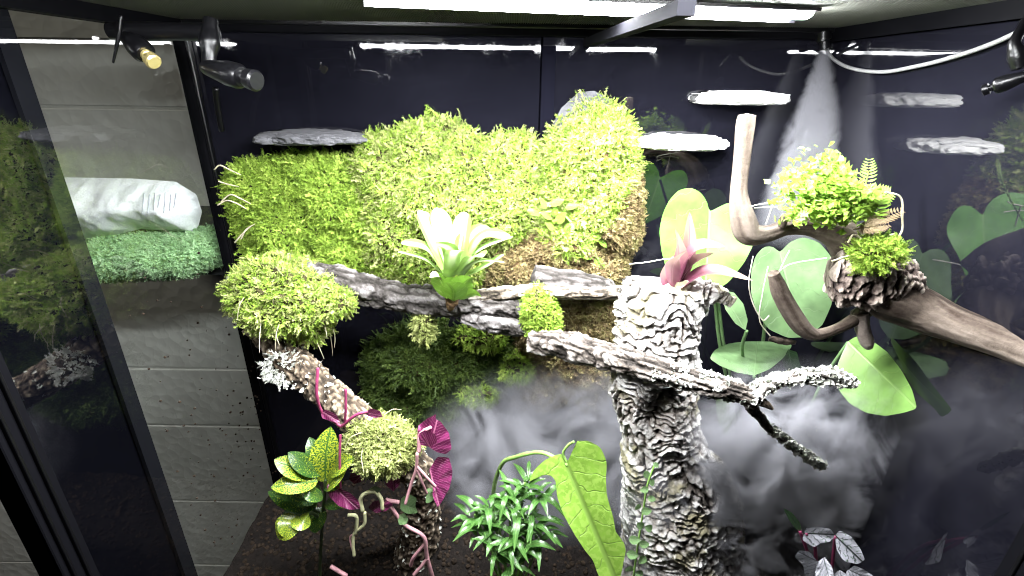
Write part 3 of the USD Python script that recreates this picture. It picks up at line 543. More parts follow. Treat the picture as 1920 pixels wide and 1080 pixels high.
def strip_leaf(ctrl, width, up, prof, fold=.12, n=18, m=5, wpow=1.0):
    """A long leaf along 3D control points; up gives its upper side; prof(t) the half width factor."""
    C = catmull(ctrl, n); T = np.gradient(C, axis=0); T /= np.linalg.norm(T, axis=1, keepdims=True); t = np.linspace(0, 1, n)
    S = np.cross(T, up); S /= np.linalg.norm(S, axis=1, keepdims=True)+1e-9; Nn = np.cross(S, T); w = width*prof(t)/2
    v = np.linspace(-1, 1, m); P = C[:, None]+S[:, None]*(w[:, None]*v)[..., None]+Nn[:, None]*(w[:, None]*np.abs(v)*fold)[..., None]
    L = np.linalg.norm(np.diff(C, axis=0), axis=1).sum()
    uv = np.stack([np.repeat(t[:, None], m, 1), w[:, None]*v/max(L, 1e-6)], -1).reshape(-1, 2)
    i = np.arange(n-1)[:, None]*m+np.arange(m-1)[None]
    return P.reshape(-1, 3), np.concatenate([np.stack([i, i+m, i+m+1], -1).reshape(-1, 3), np.stack([i, i+m+1, i+1], -1).reshape(-1, 3)]), uv
lanc = lambda t: np.sin(np.pi*np.clip(t, 0, 1)**.72)**.85+.03
ovat = lambda t: np.sin(np.pi*np.clip(t, 0, 1)**.8)**.75+.03
strap = lambda t: (.72+.28*np.sin(np.pi*t*.8))*np.sqrt(np.clip(1-np.clip((t-.72)/.281, 0, 1)**2.2, 0, 1))+.01
def view(p): return nrm(np.array([0, 0, ZC])-p)

M['l_brom'] = leafmat('bromeliad_leaf', (.15, .25, .055), (.22, .36, .06), 0., 0., .0, .35, .3, pale=(.58, .64, .42), midw=.0)
M['l_pink'] = leafmat('pink_bromeliad_leaf', (.12, .032, .058), (.18, .08, .10), 0., 0., .0, .3, .35, grad=(.22, .16, .12), midw=.004)
M['l_heart'] = leafmat('heart_leaf', (.12, .30, .05), (.21, .38, .11), 4., .5, .02, .45, .38, midw=.012)
M['l_pale'] = leafmat('pale_leaf', (.15, .25, .11), (.20, .30, .15), 4., .6, .02, .35, .45, midw=.010)
M['l_green'] = leafmat('green_leaf', (.12, .225, .05), (.17, .28, .08), 5., .6, .02, .35, .35, midw=.01)  # green muted in colour to suggest fog haze over the leaf
M['l_dark'] = leafmat('dark_leaf', (.03, .07, .025), (.06, .11, .05), 6., .6, .04, .2, .4)
M['l_arrow'] = leafmat('arrow_leaf', (.21, .38, .05), (.19, .32, .06), 7., .55, .05, .4, .4, mott=(.27, .44, .075), mscale=26., mth=.52, midw=.018)
M['l_auc'] = leafmat('spotted_leaf', (.035, .105, .018), (.05, .12, .02), 7., .7, .05, .3, .3, mott=(.33, .38, .03), mscale=34., mth=.50, midw=.012)
M['l_auc2'] = leafmat('dark_spotted_leaf', (.025, .075, .015), (.04, .09, .02), 7., .7, .05, .25, .3, mott=(.22, .28, .03), mscale=30., mth=.60, midw=.012)
M['l_purp'] = leafmat('purple_leaf', (.15, .014, .075), (.42, .14, .24), 9., .75, .13, .25, .45, midw=.025, bumpd=.003)
M['l_silver'] = leafmat('silver_leaf', (.42, .42, .47), (.03, .04, .035), 3.5, 1.1, .10, .15, .45, mott=(.16, .22, .17), mscale=12., mth=.62, midw=.02)
M['l_grass'] = leafmat('grass_leaf', (.055, .14, .028), (.10, .20, .05), 0., 0., .0, .35, .32, midw=.012)
M['l_creep'] = leafmat('creeper_leaf', (.17, .33, .04), (.26, .42, .08), 5., .6, .05, .35, .3)
M['l_cork'] = leafmat('cork_creeper_leaf', (.13, .22, .09), (.22, .30, .16), 5., .6, .05, .3, .35)
M['l_fern'] = mossmat('fern_leaf', [(.15, (.10, .20, .02)), (.5, (.19, .32, .035)), (.85, (.30, .42, .08))], .35)

# green bromeliad on the log: base, middle, tip (pixels, depth), width
brom = Thing('bromeliad', 'green and cream striped bromeliad perched on the grey log', 'bromeliad', at(848, 560, .615))
cB = at(850, 540, .615)
for b, mm, t, w in [((836, 505, .556), (806, 440, .575), (786, 395, .585), 40), ((848, 500, .560), (832, 440, .585), (818, 390, .60), 40), ((862, 500, .560), (866, 440, .585), (872, 398, .60), 36),
                    ((868, 505, .556), (905, 445, .57), (958, 446, .575), 40), ((868, 505, .552), (900, 470, .555), (962, 444, .56), 32), ((834, 515, .55), (800, 468, .555), (752, 456, .55), 38),
                    ((832, 520, .545), (800, 490, .54), (746, 473, .535), 34), ((862, 515, .545), (888, 482, .525), (905, 482, .51), 40), ((866, 520, .545), (895, 492, .53), (946, 492, .525), 36),
                    ((848, 515, .545), (843, 470, .53), (812, 458, .515), 34), ((856, 505, .555), (862, 470, .56), (868, 436, .565), 34), ((842, 520, .54), (850, 480, .515), (858, 470, .495), 32),
                    ((870, 520, .553), (912, 500, .56), (945, 478, .565), 30), ((852, 500, .563), (890, 440, .59), (915, 425, .605), 34)]:
    P = [at(*q[:2], q[2]+.06) for q in (b, mm, t)]; rad = P[1]-cB; rad[2] = 0; up = nrm(np.array([0, 0, 1.2])-nrm(rad)*.9) if np.linalg.norm(rad) > .004 else np.array([0, -1., .2])
    V, F_, uv = strip_leaf(P, w*mpp(P[1]), up, strap, .25, 22, 7); brom.add('leaf', (V, F_), M['l_brom'], True, uv)
for b, mm, t, w in [((838, 560, .548), (828, 530, .54), (818, 512, .535), 46), ((858, 562, .545), (868, 535, .535), (885, 520, .532), 44), ((850, 565, .54), (850, 545, .525), (838, 530, .515), 48), ((862, 562, .55), (885, 552, .545), (902, 556, .54), 30)]:
    P = [at(*q[:2], q[2]+.06) for q in (b, mm, t)]; V, F_, uv = strip_leaf(P, w*mpp(P[1]), np.array([0, .8, .6]), ovat, .35, 14, 7); brom.add('sheath', (V, F_), M['l_creep'], True, uv)
brom.add('dry_tag', join(strip_leaf([at(826, 525, .59), at(818, 516, .585), at(806, 520, .58)], .014, np.array([0, -.3, 1]), ovat, .3, 8, 5)[:2]), M['palestem'], True)
brom.add('root_plug', tubep([(848, 552, .625, 12), (847, 566, .63, 12), (844, 580, .635, 6)], 20, 24, bark(.002, 60, 160, seed=41))[:2], M['brown_backing'], True)

# pink bromeliad on the trunk
pink = Thing('bromeliad', 'pink tinged bromeliad growing on top of the cork trunk', 'bromeliad', at(1268, 545, .50))
for b, mm, t, w in [((1262, 538, .50), (1272, 480, .49), (1266, 430, .485), 40), ((1270, 535, .50), (1290, 470, .505), (1293, 398, .515), 30), ((1275, 530, .497), (1305, 470, .485), (1358, 462, .475), 46),
                    ((1272, 542, .49), (1330, 510, .475), (1412, 526, .462), 34), ((1258, 542, .50), (1248, 520, .50), (1262, 480, .51), 26), ((1272, 535, .495), (1300, 495, .487), (1338, 475, .48), 34), ((1262, 540, .492), (1262, 500, .475), (1288, 470, .465), 30)]:
    P = [at(*b), at(*mm), at(*t)]; rad = P[2]-P[0]; rad[2] = 0; up = nrm(np.array([0, 0, 1.1])-nrm(rad)*.7+np.array([0, -.5, 0]))
    V, F_, uv = strip_leaf(P, w*mpp(P[1]), up, lambda t: ovat(t)*.8+.25*(1-t), .45, 20, 7); pink.add('leaf', (V, F_), M['l_pink'], True, uv)

def stem(t, pts, rpx, mt, name='stem', nt=7):
    P = [at(*p) for p in pts]; return t.add(name, tube3(P, [rpx*mpp(q) for q in P], nt, 6*len(P)+6)[:2], mt, True)
# big-leaved climber in the fog at the right
phil = Thing('philodendron', 'large heart leaved climbing plant standing in the fog right of the cork trunk', 'plant', at(1400, 900, .64))
V, F_, uv = outline_leaf((1330, 398), (1322, 545), [(1330, 398), (1326, 378), (1314, 360), (1294, 351), (1272, 356), (1254, 376), (1242, 402), (1236, 432), (1240, 470), (1250, 508), (1278, 540), (1320, 556), (1366, 530), (1396, 492), (1414, 456), (1420, 420), (1412, 392), (1392, 379), (1364, 380), (1344, 390)], .640, .600, .22, bend=-.05)
phil.add('leaf', (V, F_), M['l_heart'], True, uv, label='bright lime heart shaped leaf behind the pink bromeliad')
V, F_, uv = outline_leaf((1462, 474), (1500, 628), [(1462, 474), (1450, 462), (1432, 462), (1416, 480), (1408, 510), (1408, 550), (1420, 590), (1442, 618), (1478, 634), (1512, 632), (1542, 610), (1560, 570), (1566, 520), (1558, 480), (1536, 454), (1506, 444), (1480, 454)], .610, .575, .18)
phil.add('leaf', (V, F_), M['l_pale'], True, uv, label='large pale leaf veiled by fog behind the hooked twig')
V, F_, uv = outline_leaf((1414, 704), (1420, 640), [(1414, 704), (1380, 698), (1350, 686), (1330, 672), (1340, 656), (1366, 644), (1400, 640), (1440, 640), (1476, 640), (1486, 648), (1468, 672), (1444, 692)], .56, .66, .05)
phil.add('leaf', (V, F_), M['l_pale'], True, uv, label='broad leaf seen edge on above the fork of the crossing branch')
V, F_, uv = outline_leaf((1590, 640), (1720, 766), [(1590, 640), (1580, 660), (1564, 700), (1572, 730), (1592, 756), (1624, 774), (1660, 780), (1694, 774), (1720, 766), (1710, 730), (1690, 694), (1664, 660), (1634, 638), (1606, 630)], .535, .425, .10)
phil.add('leaf', (V, F_), M['l_green'], True, uv, label='fresh green pointed leaf under the driftwood at the right')
V, F_, uv = outline_leaf((1352, 545), (1398, 620), [(1352, 545), (1376, 548), (1394, 570), (1402, 600), (1398, 620), (1378, 606), (1360, 580)], .60, .585, .1)
phil.add('leaf', (V, F_), M['l_pale'], True, uv)
V, F_, uv = outline_leaf((1478, 655), (1490, 720), [(1478, 655), (1494, 660), (1502, 690), (1490, 722), (1474, 700), (1466, 676)], .63, .62, .1)
phil.add('leaf', (V, F_), M['l_dark'], True, uv)
V, F_, uv = outline_leaf((1352, 730), (1362, 820), [(1352, 730), (1370, 740), (1378, 775), (1362, 822), (1346, 790), (1342, 755)], .66, .65, .1)
phil.add('leaf', (V, F_), M['l_green'], True, uv)
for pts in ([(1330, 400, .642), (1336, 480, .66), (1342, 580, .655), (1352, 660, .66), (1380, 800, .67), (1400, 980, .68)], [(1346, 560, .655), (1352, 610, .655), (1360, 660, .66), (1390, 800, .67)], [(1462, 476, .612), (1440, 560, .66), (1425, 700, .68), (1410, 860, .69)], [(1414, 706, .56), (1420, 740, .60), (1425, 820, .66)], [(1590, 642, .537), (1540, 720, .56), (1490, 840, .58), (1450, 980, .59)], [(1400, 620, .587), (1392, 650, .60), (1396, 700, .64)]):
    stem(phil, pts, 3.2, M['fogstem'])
ar = Thing('aerial_roots', 'thin white aerial roots hanging in front of the pale foggy leaf', 'roots', at(1450, 520, .56))
for pl in ([(1408, 400), (1412, 386), (1470, 376), (1480, 372)], [(1414, 390), (1450, 388), (1475, 392)], [(1450, 380), (1440, 410), (1436, 420)], [(1458, 512), (1480, 496), (1520, 488), (1550, 484)], [(1412, 480), (1404, 530), (1412, 570), (1430, 600), (1442, 592)], [(1440, 500), (1430, 550), (1424, 600), (1444, 630)], [(1480, 470), (1470, 490), (1460, 512)], [(1180, 495), (1210, 492), (1245, 486), (1272, 484)]):
    ar.add('root', tube3([at(x, y, .56) for x, y in pl], [.00075]*len(pl), 5, 20)[:2], M['root'], True)
tg = Thing('bark_chip', 'small brown bark chip lying on the broad leaf below the hooked twig', 'bark chip', at(1468, 640, .575))
v, f_, h_ = tubep([(1442, 635, .575, 3), (1458, 637, .575, 6), (1478, 641, .575, 6), (1492, 642, .575, 3)], 16, 30, bark(.0012, 60, 200, seed=44), flat=.5); tg.add('chip', (v, f_), M['b_drift'], True, h=h_)

# arrow-leaved plant at the bottom centre
arrow = Thing('arrowhead_plant', 'arrow shaped yellow green leaf hanging from an arched stalk left of the trunk', 'plant', at(1060, 1040, .53))
V, F_, uv = outline_leaf((1062, 870), (1156, 1092), [(1060, 862), (1058, 850), (1044, 852), (1022, 862), (1002, 880), (990, 906), (1008, 892), (1032, 890), (1042, 900), (1044, 930), (1056, 964), (1076, 1000), (1098, 1034), (1112, 1050), (1122, 1080), (1150, 1110), (1164, 1080), (1174, 1030), (1168, 1012), (1156, 1008), (1150, 970), (1138, 930), (1136, 900), (1138, 866), (1126, 838), (1102, 826), (1078, 826), (1084, 840), (1078, 858), (1068, 866)], .475, .42, .25, 10, 110, wave=.012)
arrow.add('leaf', (V, F_), M['l_arrow'], True, uv)
stem(arrow, [(1064, 872, .475), (1040, 858, .485), (1010, 848, .50), (970, 856, .52), (940, 872, .55), (925, 930, .58), (935, 1010, .59)], 4, M['greenstem'], 'stalk')
stem(arrow, [(1064, 870, .476), (1056, 850, .478), (1066, 834, .476), (1076, 828, .474)], 2.5, M['greenstem'], 'stalk')
# narrow leaved tuft
tuft = Thing('bamboo_grass', 'dense tuft of narrow bright green leaves at the bottom left of the trunk', 'plant', at(955, 1060, .52))
g = np.random.default_rng(77); crowns = [(985, 905, .50), (955, 940, .49), (1010, 935, .49), (920, 955, .49), (975, 965, .475), (935, 985, .475), (1000, 975, .475), (900, 1000, .48), (960, 1010, .46), (930, 1035, .46), (985, 1030, .46), (960, 1055, .455), (1010, 1010, .47), (890, 965, .49)]
for cx, cy, Y in crowns:
    stem(tuft, [(cx, cy, Y), (cx+(960-cx)*.4, cy+60, Y+.015), (960, 1120, .50)], 2.5, M['greenstem'], 'cane', 5)
    for i in range(10):
        a = i*2.4+g.uniform(-.4, .4); el = g.uniform(-.15, .9); L = g.uniform(.030, .046); c = at(cx+g.uniform(-10, 10), cy+g.uniform(-12, 12), Y)
        dr = np.array([math.cos(a)*math.cos(el), math.sin(a)*math.cos(el), math.sin(el)]); sag = np.array([0, 0, -L*g.uniform(.15, .5)])
        V, F_, uv = strip_leaf([c, c+dr*L*.5-sag*.1, c+dr*L+sag], L*g.uniform(.16, .22), np.array([0.02, -.2, 1.]), lanc, .3, 9, 3)
        tuft.add('leaf', (V, F_), M['l_grass'], True, uv)
# spotted-leaf plant
auc = Thing('spotted_laurel', 'small shrub with yellow spotted green leaves at the bottom left corner', 'plant', at(590, 1100, .53))
for b, t, w, Yb, Yt, mm in [((610, 905), (620, 800), 56, .58, .60, 0), ((602, 890), (540, 848), 36, .58, .57, 1), ((590, 890), (514, 862), 44, .58, .56, 0), ((596, 902), (508, 914), 40, .57, .545, 0), ((585, 955), (502, 922), 34, .58, .56, 1), ((560, 968), (522, 1010), 46, .56, .54, 0),
                        ((552, 966), (550, 1006), 46, .56, .545, 0), ((622, 885), (664, 858), 40, .58, .57, 0), ((606, 930), (570, 924), 30, .57, .555, 1), ((600, 880), (586, 848), 26, .585, .585, 1), ((612, 915), (650, 880), 34, .575, .565, 0), ((560, 968), (582, 985), 36, .56, .55, 0),
    ((600, 930), (540, 940), 34, .59, .575, 1), ((596, 940), (530, 965), 34, .59, .57, 1), ((612, 940), (660, 940), 34, .59, .58, 1), ((604, 950), (590, 1000), 34, .59, .57, 1), ((610, 880), (580, 820), 34, .60, .61, 1), ((600, 900), (548, 880), 34, .59, .59, 1), ((614, 910), (645, 905), 30, .585, .575, 1)]:
    p0, p1 = at(*b, Yb-.07), at(*t, Yt-.07); mid = (p0+p1)/2+np.array([0, -.006, .006]); up = nrm(view(mid)+np.array([0, 0, .7]))
    V, F_, uv = strip_leaf([p0, mid, p1], w*mpp(mid), up, ovat, .18, 16, 7); auc.add('leaf', (V, F_), M['l_auc2' if mm else 'l_auc'], True, uv)
for pts in ([(610, 900, .51), (606, 960, .515), (600, 1060, .525), (600, 1180, .54)], [(590, 892, .51), (604, 930, .513)], [(560, 968, .49), (585, 962, .50), (606, 980, .516)], [(585, 955, .51), (606, 965, .515)]): stem(auc, pts, 3, plain('dark_stem', (.03, .05, .015), .5))
# purple vine
purp = Thing('purple_vine', 'deep purple veined vine trailing over the descending branch', 'plant', at(720, 900, .54))
for c, t, o, Yc, Yt in [((806, 840), (820, 786), [(806, 840), (790, 818), (788, 796), (804, 782), (826, 790), (842, 812), (847, 842), (836, 852), (820, 848)], .545, .55), ((812, 905), (824, 952), [(812, 905), (804, 882), (820, 856), (842, 858), (849, 885), (843, 915), (830, 938), (821, 952), (811, 930)], .54, .52), ((690, 880), (664, 905), [(690, 880), (676, 872), (660, 880), (654, 898), (664, 908), (682, 902)], .555, .55),
                        ((812, 818), (798, 778), [(812, 818), (796, 828), (782, 818), (784, 798), (800, 786), (818, 776), (816, 792), (824, 806)], .55, .56), ((806, 838), (786, 806), [(806, 838), (788, 834), (784, 814), (796, 806), (816, 814), (820, 830)], .535, .53),
                        ((640, 925), (674, 956), [(636, 915), (620, 902), (612, 912), (618, 932), (634, 948), (656, 956), (676, 954), (672, 938), (656, 924)], .53, .52), ((735, 885), (738, 915), [(735, 876), (722, 886), (722, 908), (738, 922), (750, 908), (748, 888)], .56, .555),
                        ((600, 770), (634, 790), [(600, 770), (612, 768), (630, 776), (638, 792), (620, 790), (604, 784)], .54, .535), ((690, 775), (716, 780), [(682, 774), (696, 766), (712, 770), (718, 782), (704, 784), (690, 780)], .535, .53), ((700, 955), (724, 940), [(690, 952), (700, 940), (722, 936), (738, 946), (724, 958), (704, 962)], .54, .535)]:
    V, F_, uv = outline_leaf(c, t, o, Yc-.035, Yt-.035, .45, 7, 56, wave=.07, seed=c[0]); purp.add('leaf', (V, F_), M['l_purp'], True, uv)
for pts, mt, rr in [([(596, 690, .535), (594, 740, .53), (606, 775, .535), (640, 800, .53)], 'purplestem', 3), ([(640, 800, .53), (668, 778, .528), (690, 772, .53)], 'purplestem', 3), ([(648, 730, .53), (648, 770, .528), (646, 800, .53)], 'purplestem', 2.5),
                    ([(638, 815, .53), (637, 860, .525), (638, 915, .525)], 'purplestem', 2.5), ([(785, 848, .53), (788, 815, .535), (808, 800, .54)], 'pinkstem', 4), ([(782, 850, .52), (780, 880, .52), (770, 910, .52), (760, 945, .515)], 'pinkstem', 3), ([(780, 872, .52), (800, 895, .52), (816, 912, .525)], 'pinkstem', 3), ([(782, 880, .52), (792, 905, .52), (800, 925, .525)], 'pinkstem', 2.5)]:
    stem(purp, [(x, y, q-.03) for x, y, q in pts], rr, M[mt])
# ivy with bare pale stems
ivy = Thing('creeping_ivy', 'pale stemmed creeping ivy below the purple leaves, reaching down to the soil', 'plant', at(760, 1000, .51))
for pts, mt, rr in [([(724, 936, .505), (744, 966, .505), (758, 984, .505), (794, 1006, .505), (800, 1042, .51), (812, 1085, .515)], 'pinkstem', 3.8), ([(724, 938, .505), (748, 942, .503)], 'pinkstem', 4), ([(798, 1018, .507), (776, 1045, .51), (770, 1060, .515)], 'pinkstem', 3.5), ([(802, 1046, .51), (790, 1062, .51), (776, 1078, .51)], 'pinkstem', 3.5),
                    ([(680, 958, .50), (676, 938, .50), (684, 926, .50), (702, 922, .50), (714, 934, .50), (718, 955, .50)], 'palestem', 4), ([(652, 966, .50), (668, 968, .50), (668, 990, .50), (666, 1000, .50)], 'palestem', 3.5), ([(684, 960, .50), (684, 980, .50), (676, 990, .50), (664, 1000, .50), (662, 1020, .50), (664, 1042, .50)], 'palestem', 3), ([(664, 1000, .50), (656, 1010, .50), (664, 1044, .50)], 'pinkstem', 1.5), ([(620, 1062, .51), (650, 1080, .51)], 'pinkstem', 4)]:
    stem(ivy, pts, rr, M[mt])
for c, t, o in [((752, 945), (780, 955), [(752, 934), (766, 926), (782, 934), (778, 948), (784, 962), (764, 964), (750, 956)]), ((758, 975), (764, 984), [(744, 966), (758, 962), (766, 972), (762, 984), (748, 984)]), ((806, 925), (806, 940), [(800, 916), (814, 914), (818, 926), (808, 942), (798, 944)]), ((702, 920), (712, 916), [(690, 918), (704, 910), (716, 918), (706, 926)])]:
    V, F_, uv = outline_leaf(c, t, o, .50, .495, .2, 5, 30); ivy.add('leaf', (V, F_), M['l_cork'], True, uv)
# silver leaves, bottom right
sil = Thing('silver_begonia', 'silver leaves with dark veins at the bottom right in the fog', 'plant', at(1540, 1300, .44))
for c, t, o, Yc, Yt in [((1512, 1000), (1564, 1002), [(1508, 1000), (1512, 990), (1536, 988), (1558, 992), (1566, 1006), (1556, 1016), (1540, 1018), (1526, 1026), (1516, 1020), (1504, 1012)], .50, .49), ((1566, 1004), (1616, 1052), [(1566, 1004), (1574, 994), (1596, 1006), (1614, 1030), (1622, 1050), (1608, 1058), (1582, 1052), (1568, 1030)], .50, .485),
                        ((1528, 1050), (1500, 1036), [(1540, 1062), (1518, 1034), (1498, 1032), (1490, 1044), (1506, 1060), (1510, 1080), (1530, 1090)], .48, .475), ((1548, 1060), (1556, 1090), [(1530, 1056), (1546, 1044), (1560, 1062), (1564, 1084), (1548, 1096), (1528, 1090)], .48, .47), ((1600, 1072), (1626, 1085), [(1586, 1072), (1602, 1060), (1620, 1068), (1644, 1084), (1630, 1100), (1590, 1096)], .47, .465), ((1576, 1075), (1580, 1095), [(1562, 1080), (1574, 1068), (1590, 1078), (1590, 1096), (1566, 1098)], .475, .47)]:
    V, F_, uv = outline_leaf(c, t, o, Yc-.085, Yt-.085, .15, 7, 48, wave=.03); sil.add('leaf', (V, F_), M['l_silver'], True, uv)
V, F_, uv = outline_leaf((1500, 996), (1470, 955), [(1504, 998), (1492, 992), (1480, 976), (1468, 952), (1486, 962), (1500, 980)], .42, .42, .1, 5, 30); sil.add('leaf', (V, F_), M['l_dark'], True, uv, label='folded dark young leaf')
for pts in ([(1512, 1000, .415), (1530, 1050, .43), (1530, 1300, .45)], [(1566, 1006, .415), (1560, 1060, .43), (1532, 1300, .45)], [(1500, 996, .42), (1520, 1050, .43)]): stem(sil, pts, 3, M['purplestem'])
# small creepers
cr = Thing('round_leaf_creeper', 'small round leaved creeper spilling over the lower front of the moss mound', 'plant', at(1080, 430, .69)); g = np.random.default_rng(5)
for x, y, w, a in [(1000, 398, 22, 2.8), (1018, 382, 20, 2.2), (1045, 380, 22, .4), (1072, 388, 20, .2), (1024, 404, 22, 2.6), (1052, 408, 24, 1.0), (1030, 424, 20, 2.4), (1068, 428, 26, .9), (1088, 442, 24, .6), (1104, 452, 22, .7), (1096, 476, 34, 2.9), (1124, 494, 24, -.9), (1118, 440, 20, -.6), (1130, 456, 18, -.8), (1132, 520, 16, -1.0), (1040, 396, 18, 1.5)]:
    c = at(x, y, .685); k = mpp(c)*w; dr = np.array([math.cos(a), -.25, math.sin(a)]); V, F_, uv = strip_leaf([c-dr*k*.6, c, c+dr*k*.6], k*.75, np.array([.2, -.8, .9]), ovat, .2, 9, 5); cr.add('leaf', (V, F_), M['l_creep'], True, uv)
stem(cr, [(1000, 400, .69), (1050, 400, .688), (1090, 440, .686), (1112, 470, .686), (1128, 500, .686), (1134, 524, .688)], 2, M['greenstem'])
cc = Thing('trunk_creeper', 'tiny creeping plant with rounded leaves running down the cork trunk', 'plant', at(1205, 1000, .43))
for x, y, w in [(1212, 890, 16), (1222, 905, 14), (1208, 918, 16), (1196, 950, 16), (1212, 958, 18), (1200, 985, 18), (1216, 990, 18), (1190, 1012, 20), (1208, 1020, 18), (1186, 1040, 20), (1204, 1050, 18), (1180, 1066, 20), (1198, 1076, 18), (1222, 935, 14), (1230, 872, 12)]:
    c = at(x, y, .418); k = mpp(c)*w; a = g.uniform(0, 6.28); dr = np.array([math.cos(a), -.2, math.sin(a)]); V, F_, uv = strip_leaf([c-dr*k*.55, c, c+dr*k*.55], k*.8, np.array([.1, -1, .6]), ovat, .2, 8, 5); cc.add('leaf', (V, F_), M['l_cork'], True, uv)
stem(cc, [(1228, 870, .422), (1214, 910, .422), (1206, 960, .422), (1198, 1010, .421), (1188, 1080, .42)], 2, M['greenstem'])

# ferns on the driftwood
fern = Thing('maidenhair_fern', 'bright lime fern with fine fan leaflets on the driftwood', 'fern', at(1590, 430, .46)); g = np.random.default_rng(9)
def fan_leaflet(c, d, up, s):
    sd_ = nrm(np.cross(d, up)); V = [c]; m_ = 5
    for i in range(m_):
        a = -0.75+1.5*i/(m_-1); V.append(c+s*(d*math.cos(a)+sd_*math.sin(a))*(1 if i % 2 == 0 else .9)+up*.12*s*math.cos(i*2.))
    return np.array(V), np.array([[0, i+1, i+2] for i in range(m_-1)])
for tx, ty, Y in [(1532, 292, .47), (1500, 315, .465), (1470, 335, .455), (1458, 365, .45), (1478, 395, .44), (1505, 350, .44), (1545, 325, .455), (1560, 350, .44), (1520, 385, .435), (1570, 385, .44), (1600, 355, .45), (1490, 405, .435), (1545, 400, .432), (1620, 370, .46)]:
    A = at(1585, 425, .46); Bt = at(tx, ty, Y); C = catmull([A, (A+Bt)/2+np.array([0, -.004, .012]), Bt], 24); ms = [tube3(C[::4], [.0006]*6, 4, 12)[:2]]
    for i in range(5, 24):
        for s in range(6):
            c = C[i]+g.normal(size=3)*[.006, .006, .0055]; dv = nrm(g.normal(size=3)+nrm(Bt-A)*.6+[0, 0, .1]); ms.append(fan_leaflet(c, dv, nrm(np.array([0, -.4, 1.])+g.normal(size=3)*.4), g.uniform(.0042, .0068)))
    fern.add('frond', join(*ms), M['l_fern'])
sw = Thing('sword_fern', 'comb leaved fern fronds behind and right of the bright fine fern', 'fern', at(1610, 430, .48))
for pts, w, mt in [([(1600, 400, .50), (1580, 330, .50), (1555, 292, .50)], 26, 'l_fern'), ([(1605, 410, .49), (1612, 350, .49), (1560, 300, .495), (1555, 296, .495)], 20, 'l_fern'), ([(1604, 420, .47), (1630, 375, .46), (1668, 362, .455)], 30, 'l_fern'), ([(1606, 425, .465), (1640, 400, .455), (1650, 360, .45)], 24, 'l_fern'), ([(1600, 410, .50), (1625, 340, .52), (1630, 300, .53)], 17, 'l_fern'), ([(1606, 430, .46), (1650, 410, .45), (1690, 395, .45)], 18, 'moss_brown'), ([(1600, 430, .455), (1632, 425, .445), (1665, 420, .44)], 20, 'moss_brown')]:
    C = catmull([at(*p) for p in pts], 15); T = np.gradient(C, axis=0); ms = [tube3(C[::5], [.0006]*len(C[::5]), 4, 14)[:2]]
    for i in range(3, 15):
        tn = nrm(T[i]); up = nrm(view(C[i])+np.array([0, 0, .6])); sd_ = nrm(np.cross(tn, up)); L = w*mpp(C[i])*.85*math.sin(math.pi*(.12+.82*(i/15)))**.7
        for s in (-1, 1):
            c = C[i]; ms.append(strip_leaf([c, c+(sd_*s+tn*.3)*L*.5, c+(sd_*s+tn*.5)*L], L*.30, up, ovat, .15, 6, 3)[:2])
    sw.add('frond', join(*ms), M[mt])

# ------------------------------------------------------------------ misting nozzles and the fog hose
mist = Thing('misting_nozzle', 'black misting pipe with a brass tip under the top left rail', 'nozzle', at(300, 40, .54)); K = M['black_plastic']
pA, pB = at(203, 44, .545), at(402, 44, .545); pA[2] = pB[2] = .760; s_ = mpp(pA)
mist.add('pipe', tube3([pA, pA+(pB-pA)*.33, pA+(pB-pA)*.66, pB], [15*s_, 17*s_, 15*s_, 17*s_], 20, 40)[:2], K, 40)
e0, e1 = at(395, 36, .545), at(391, 122, .530)
mist.add('elbow', tube3([e0, e0+(e1-e0)*.25, e0+(e1-e0)*.5, e0+(e1-e0)*.75, e1], [12*s_, 14*s_, 18*s_, 13*s_, 12*s_], 20, 40)[:2], K, 40)
def lathe_between(a, b, prof, n=24):
    a, b = np.asarray(a), np.asarray(b); P = [a+(b-a)*t for t, r_ in prof]; T_ = nrm(b-a); ref = np.array([0, 0, 1.]) if abs(T_[2]) < .8 else np.array([1., 0, 0]); N_ = nrm(ref-T_*(ref@T_)); B_ = np.cross(T_, N_)
    th = np.linspace(0, 2*np.pi, n, endpoint=False); V = np.vstack([[p+r_*(math.cos(x)*N_+math.sin(x)*B_) for x in th] for p, (t, r_) in zip(P, prof)]+[[P[0]], [P[-1]]]); m = len(prof); f = []
    for i in range(m-1):
        for j in range(n):
            k = (j+1) % n; f += [[i*n+j, i*n+k, (i+1)*n+k], [i*n+j, (i+1)*n+k, (i+1)*n+j]]
    for j in range(n): f += [[m*n, (j+1) % n, j], [m*n+1, (m-1)*n+j, (m-1)*n+(j+1) % n]]
    return V, np.array(f)
def nozzle(t, a, b, s_, tip, tipmat):
    d = b-a
    bp_ = t.add('nozzle_body', lathe_between(a, a+d*.72, [(0, 12*s_), (.08, 14*s_), (.3, 17*s_), (.62, 22*s_), (.9, 22*s_), (1, 17*s_)]), K, 40)
    t.add('nozzle_tip', lathe_between(a+d*.70, b, [(0, 11*s_), (.25, 11*s_), (.3, 9*s_), (.42, 9*s_), (.46, 15*s_*tip), (.9, 16*s_*tip), (1, 13*s_*tip)]), tipmat, 35, under=bp_)
nozzle(mist, at(385, 126, .53), at(482, 152, .50), s_, 1.15, K)
nozzle(mist, at(232, 62, .545), at(290, 118, .525), s_*.92, .95, M['brass'])
mist.add('cable_tie', tube3([at(227, 30, .53), at(222, 70, .528), at(212, 118, .526)], [3*s_, 3.5*s_, 2*s_], 6, 12)[:2], K, True)
mist.add('suction_tube', tube3([at(404, 165, .70), at(408, 200, .71), at(416, 245, .72)], [.004, .004, .004], 10, 14)[:2], K, True)
mr = Thing('misting_nozzle', 'black misting nozzle at the upper right edge on the dark panel', 'nozzle', at(1900, 120, .44))
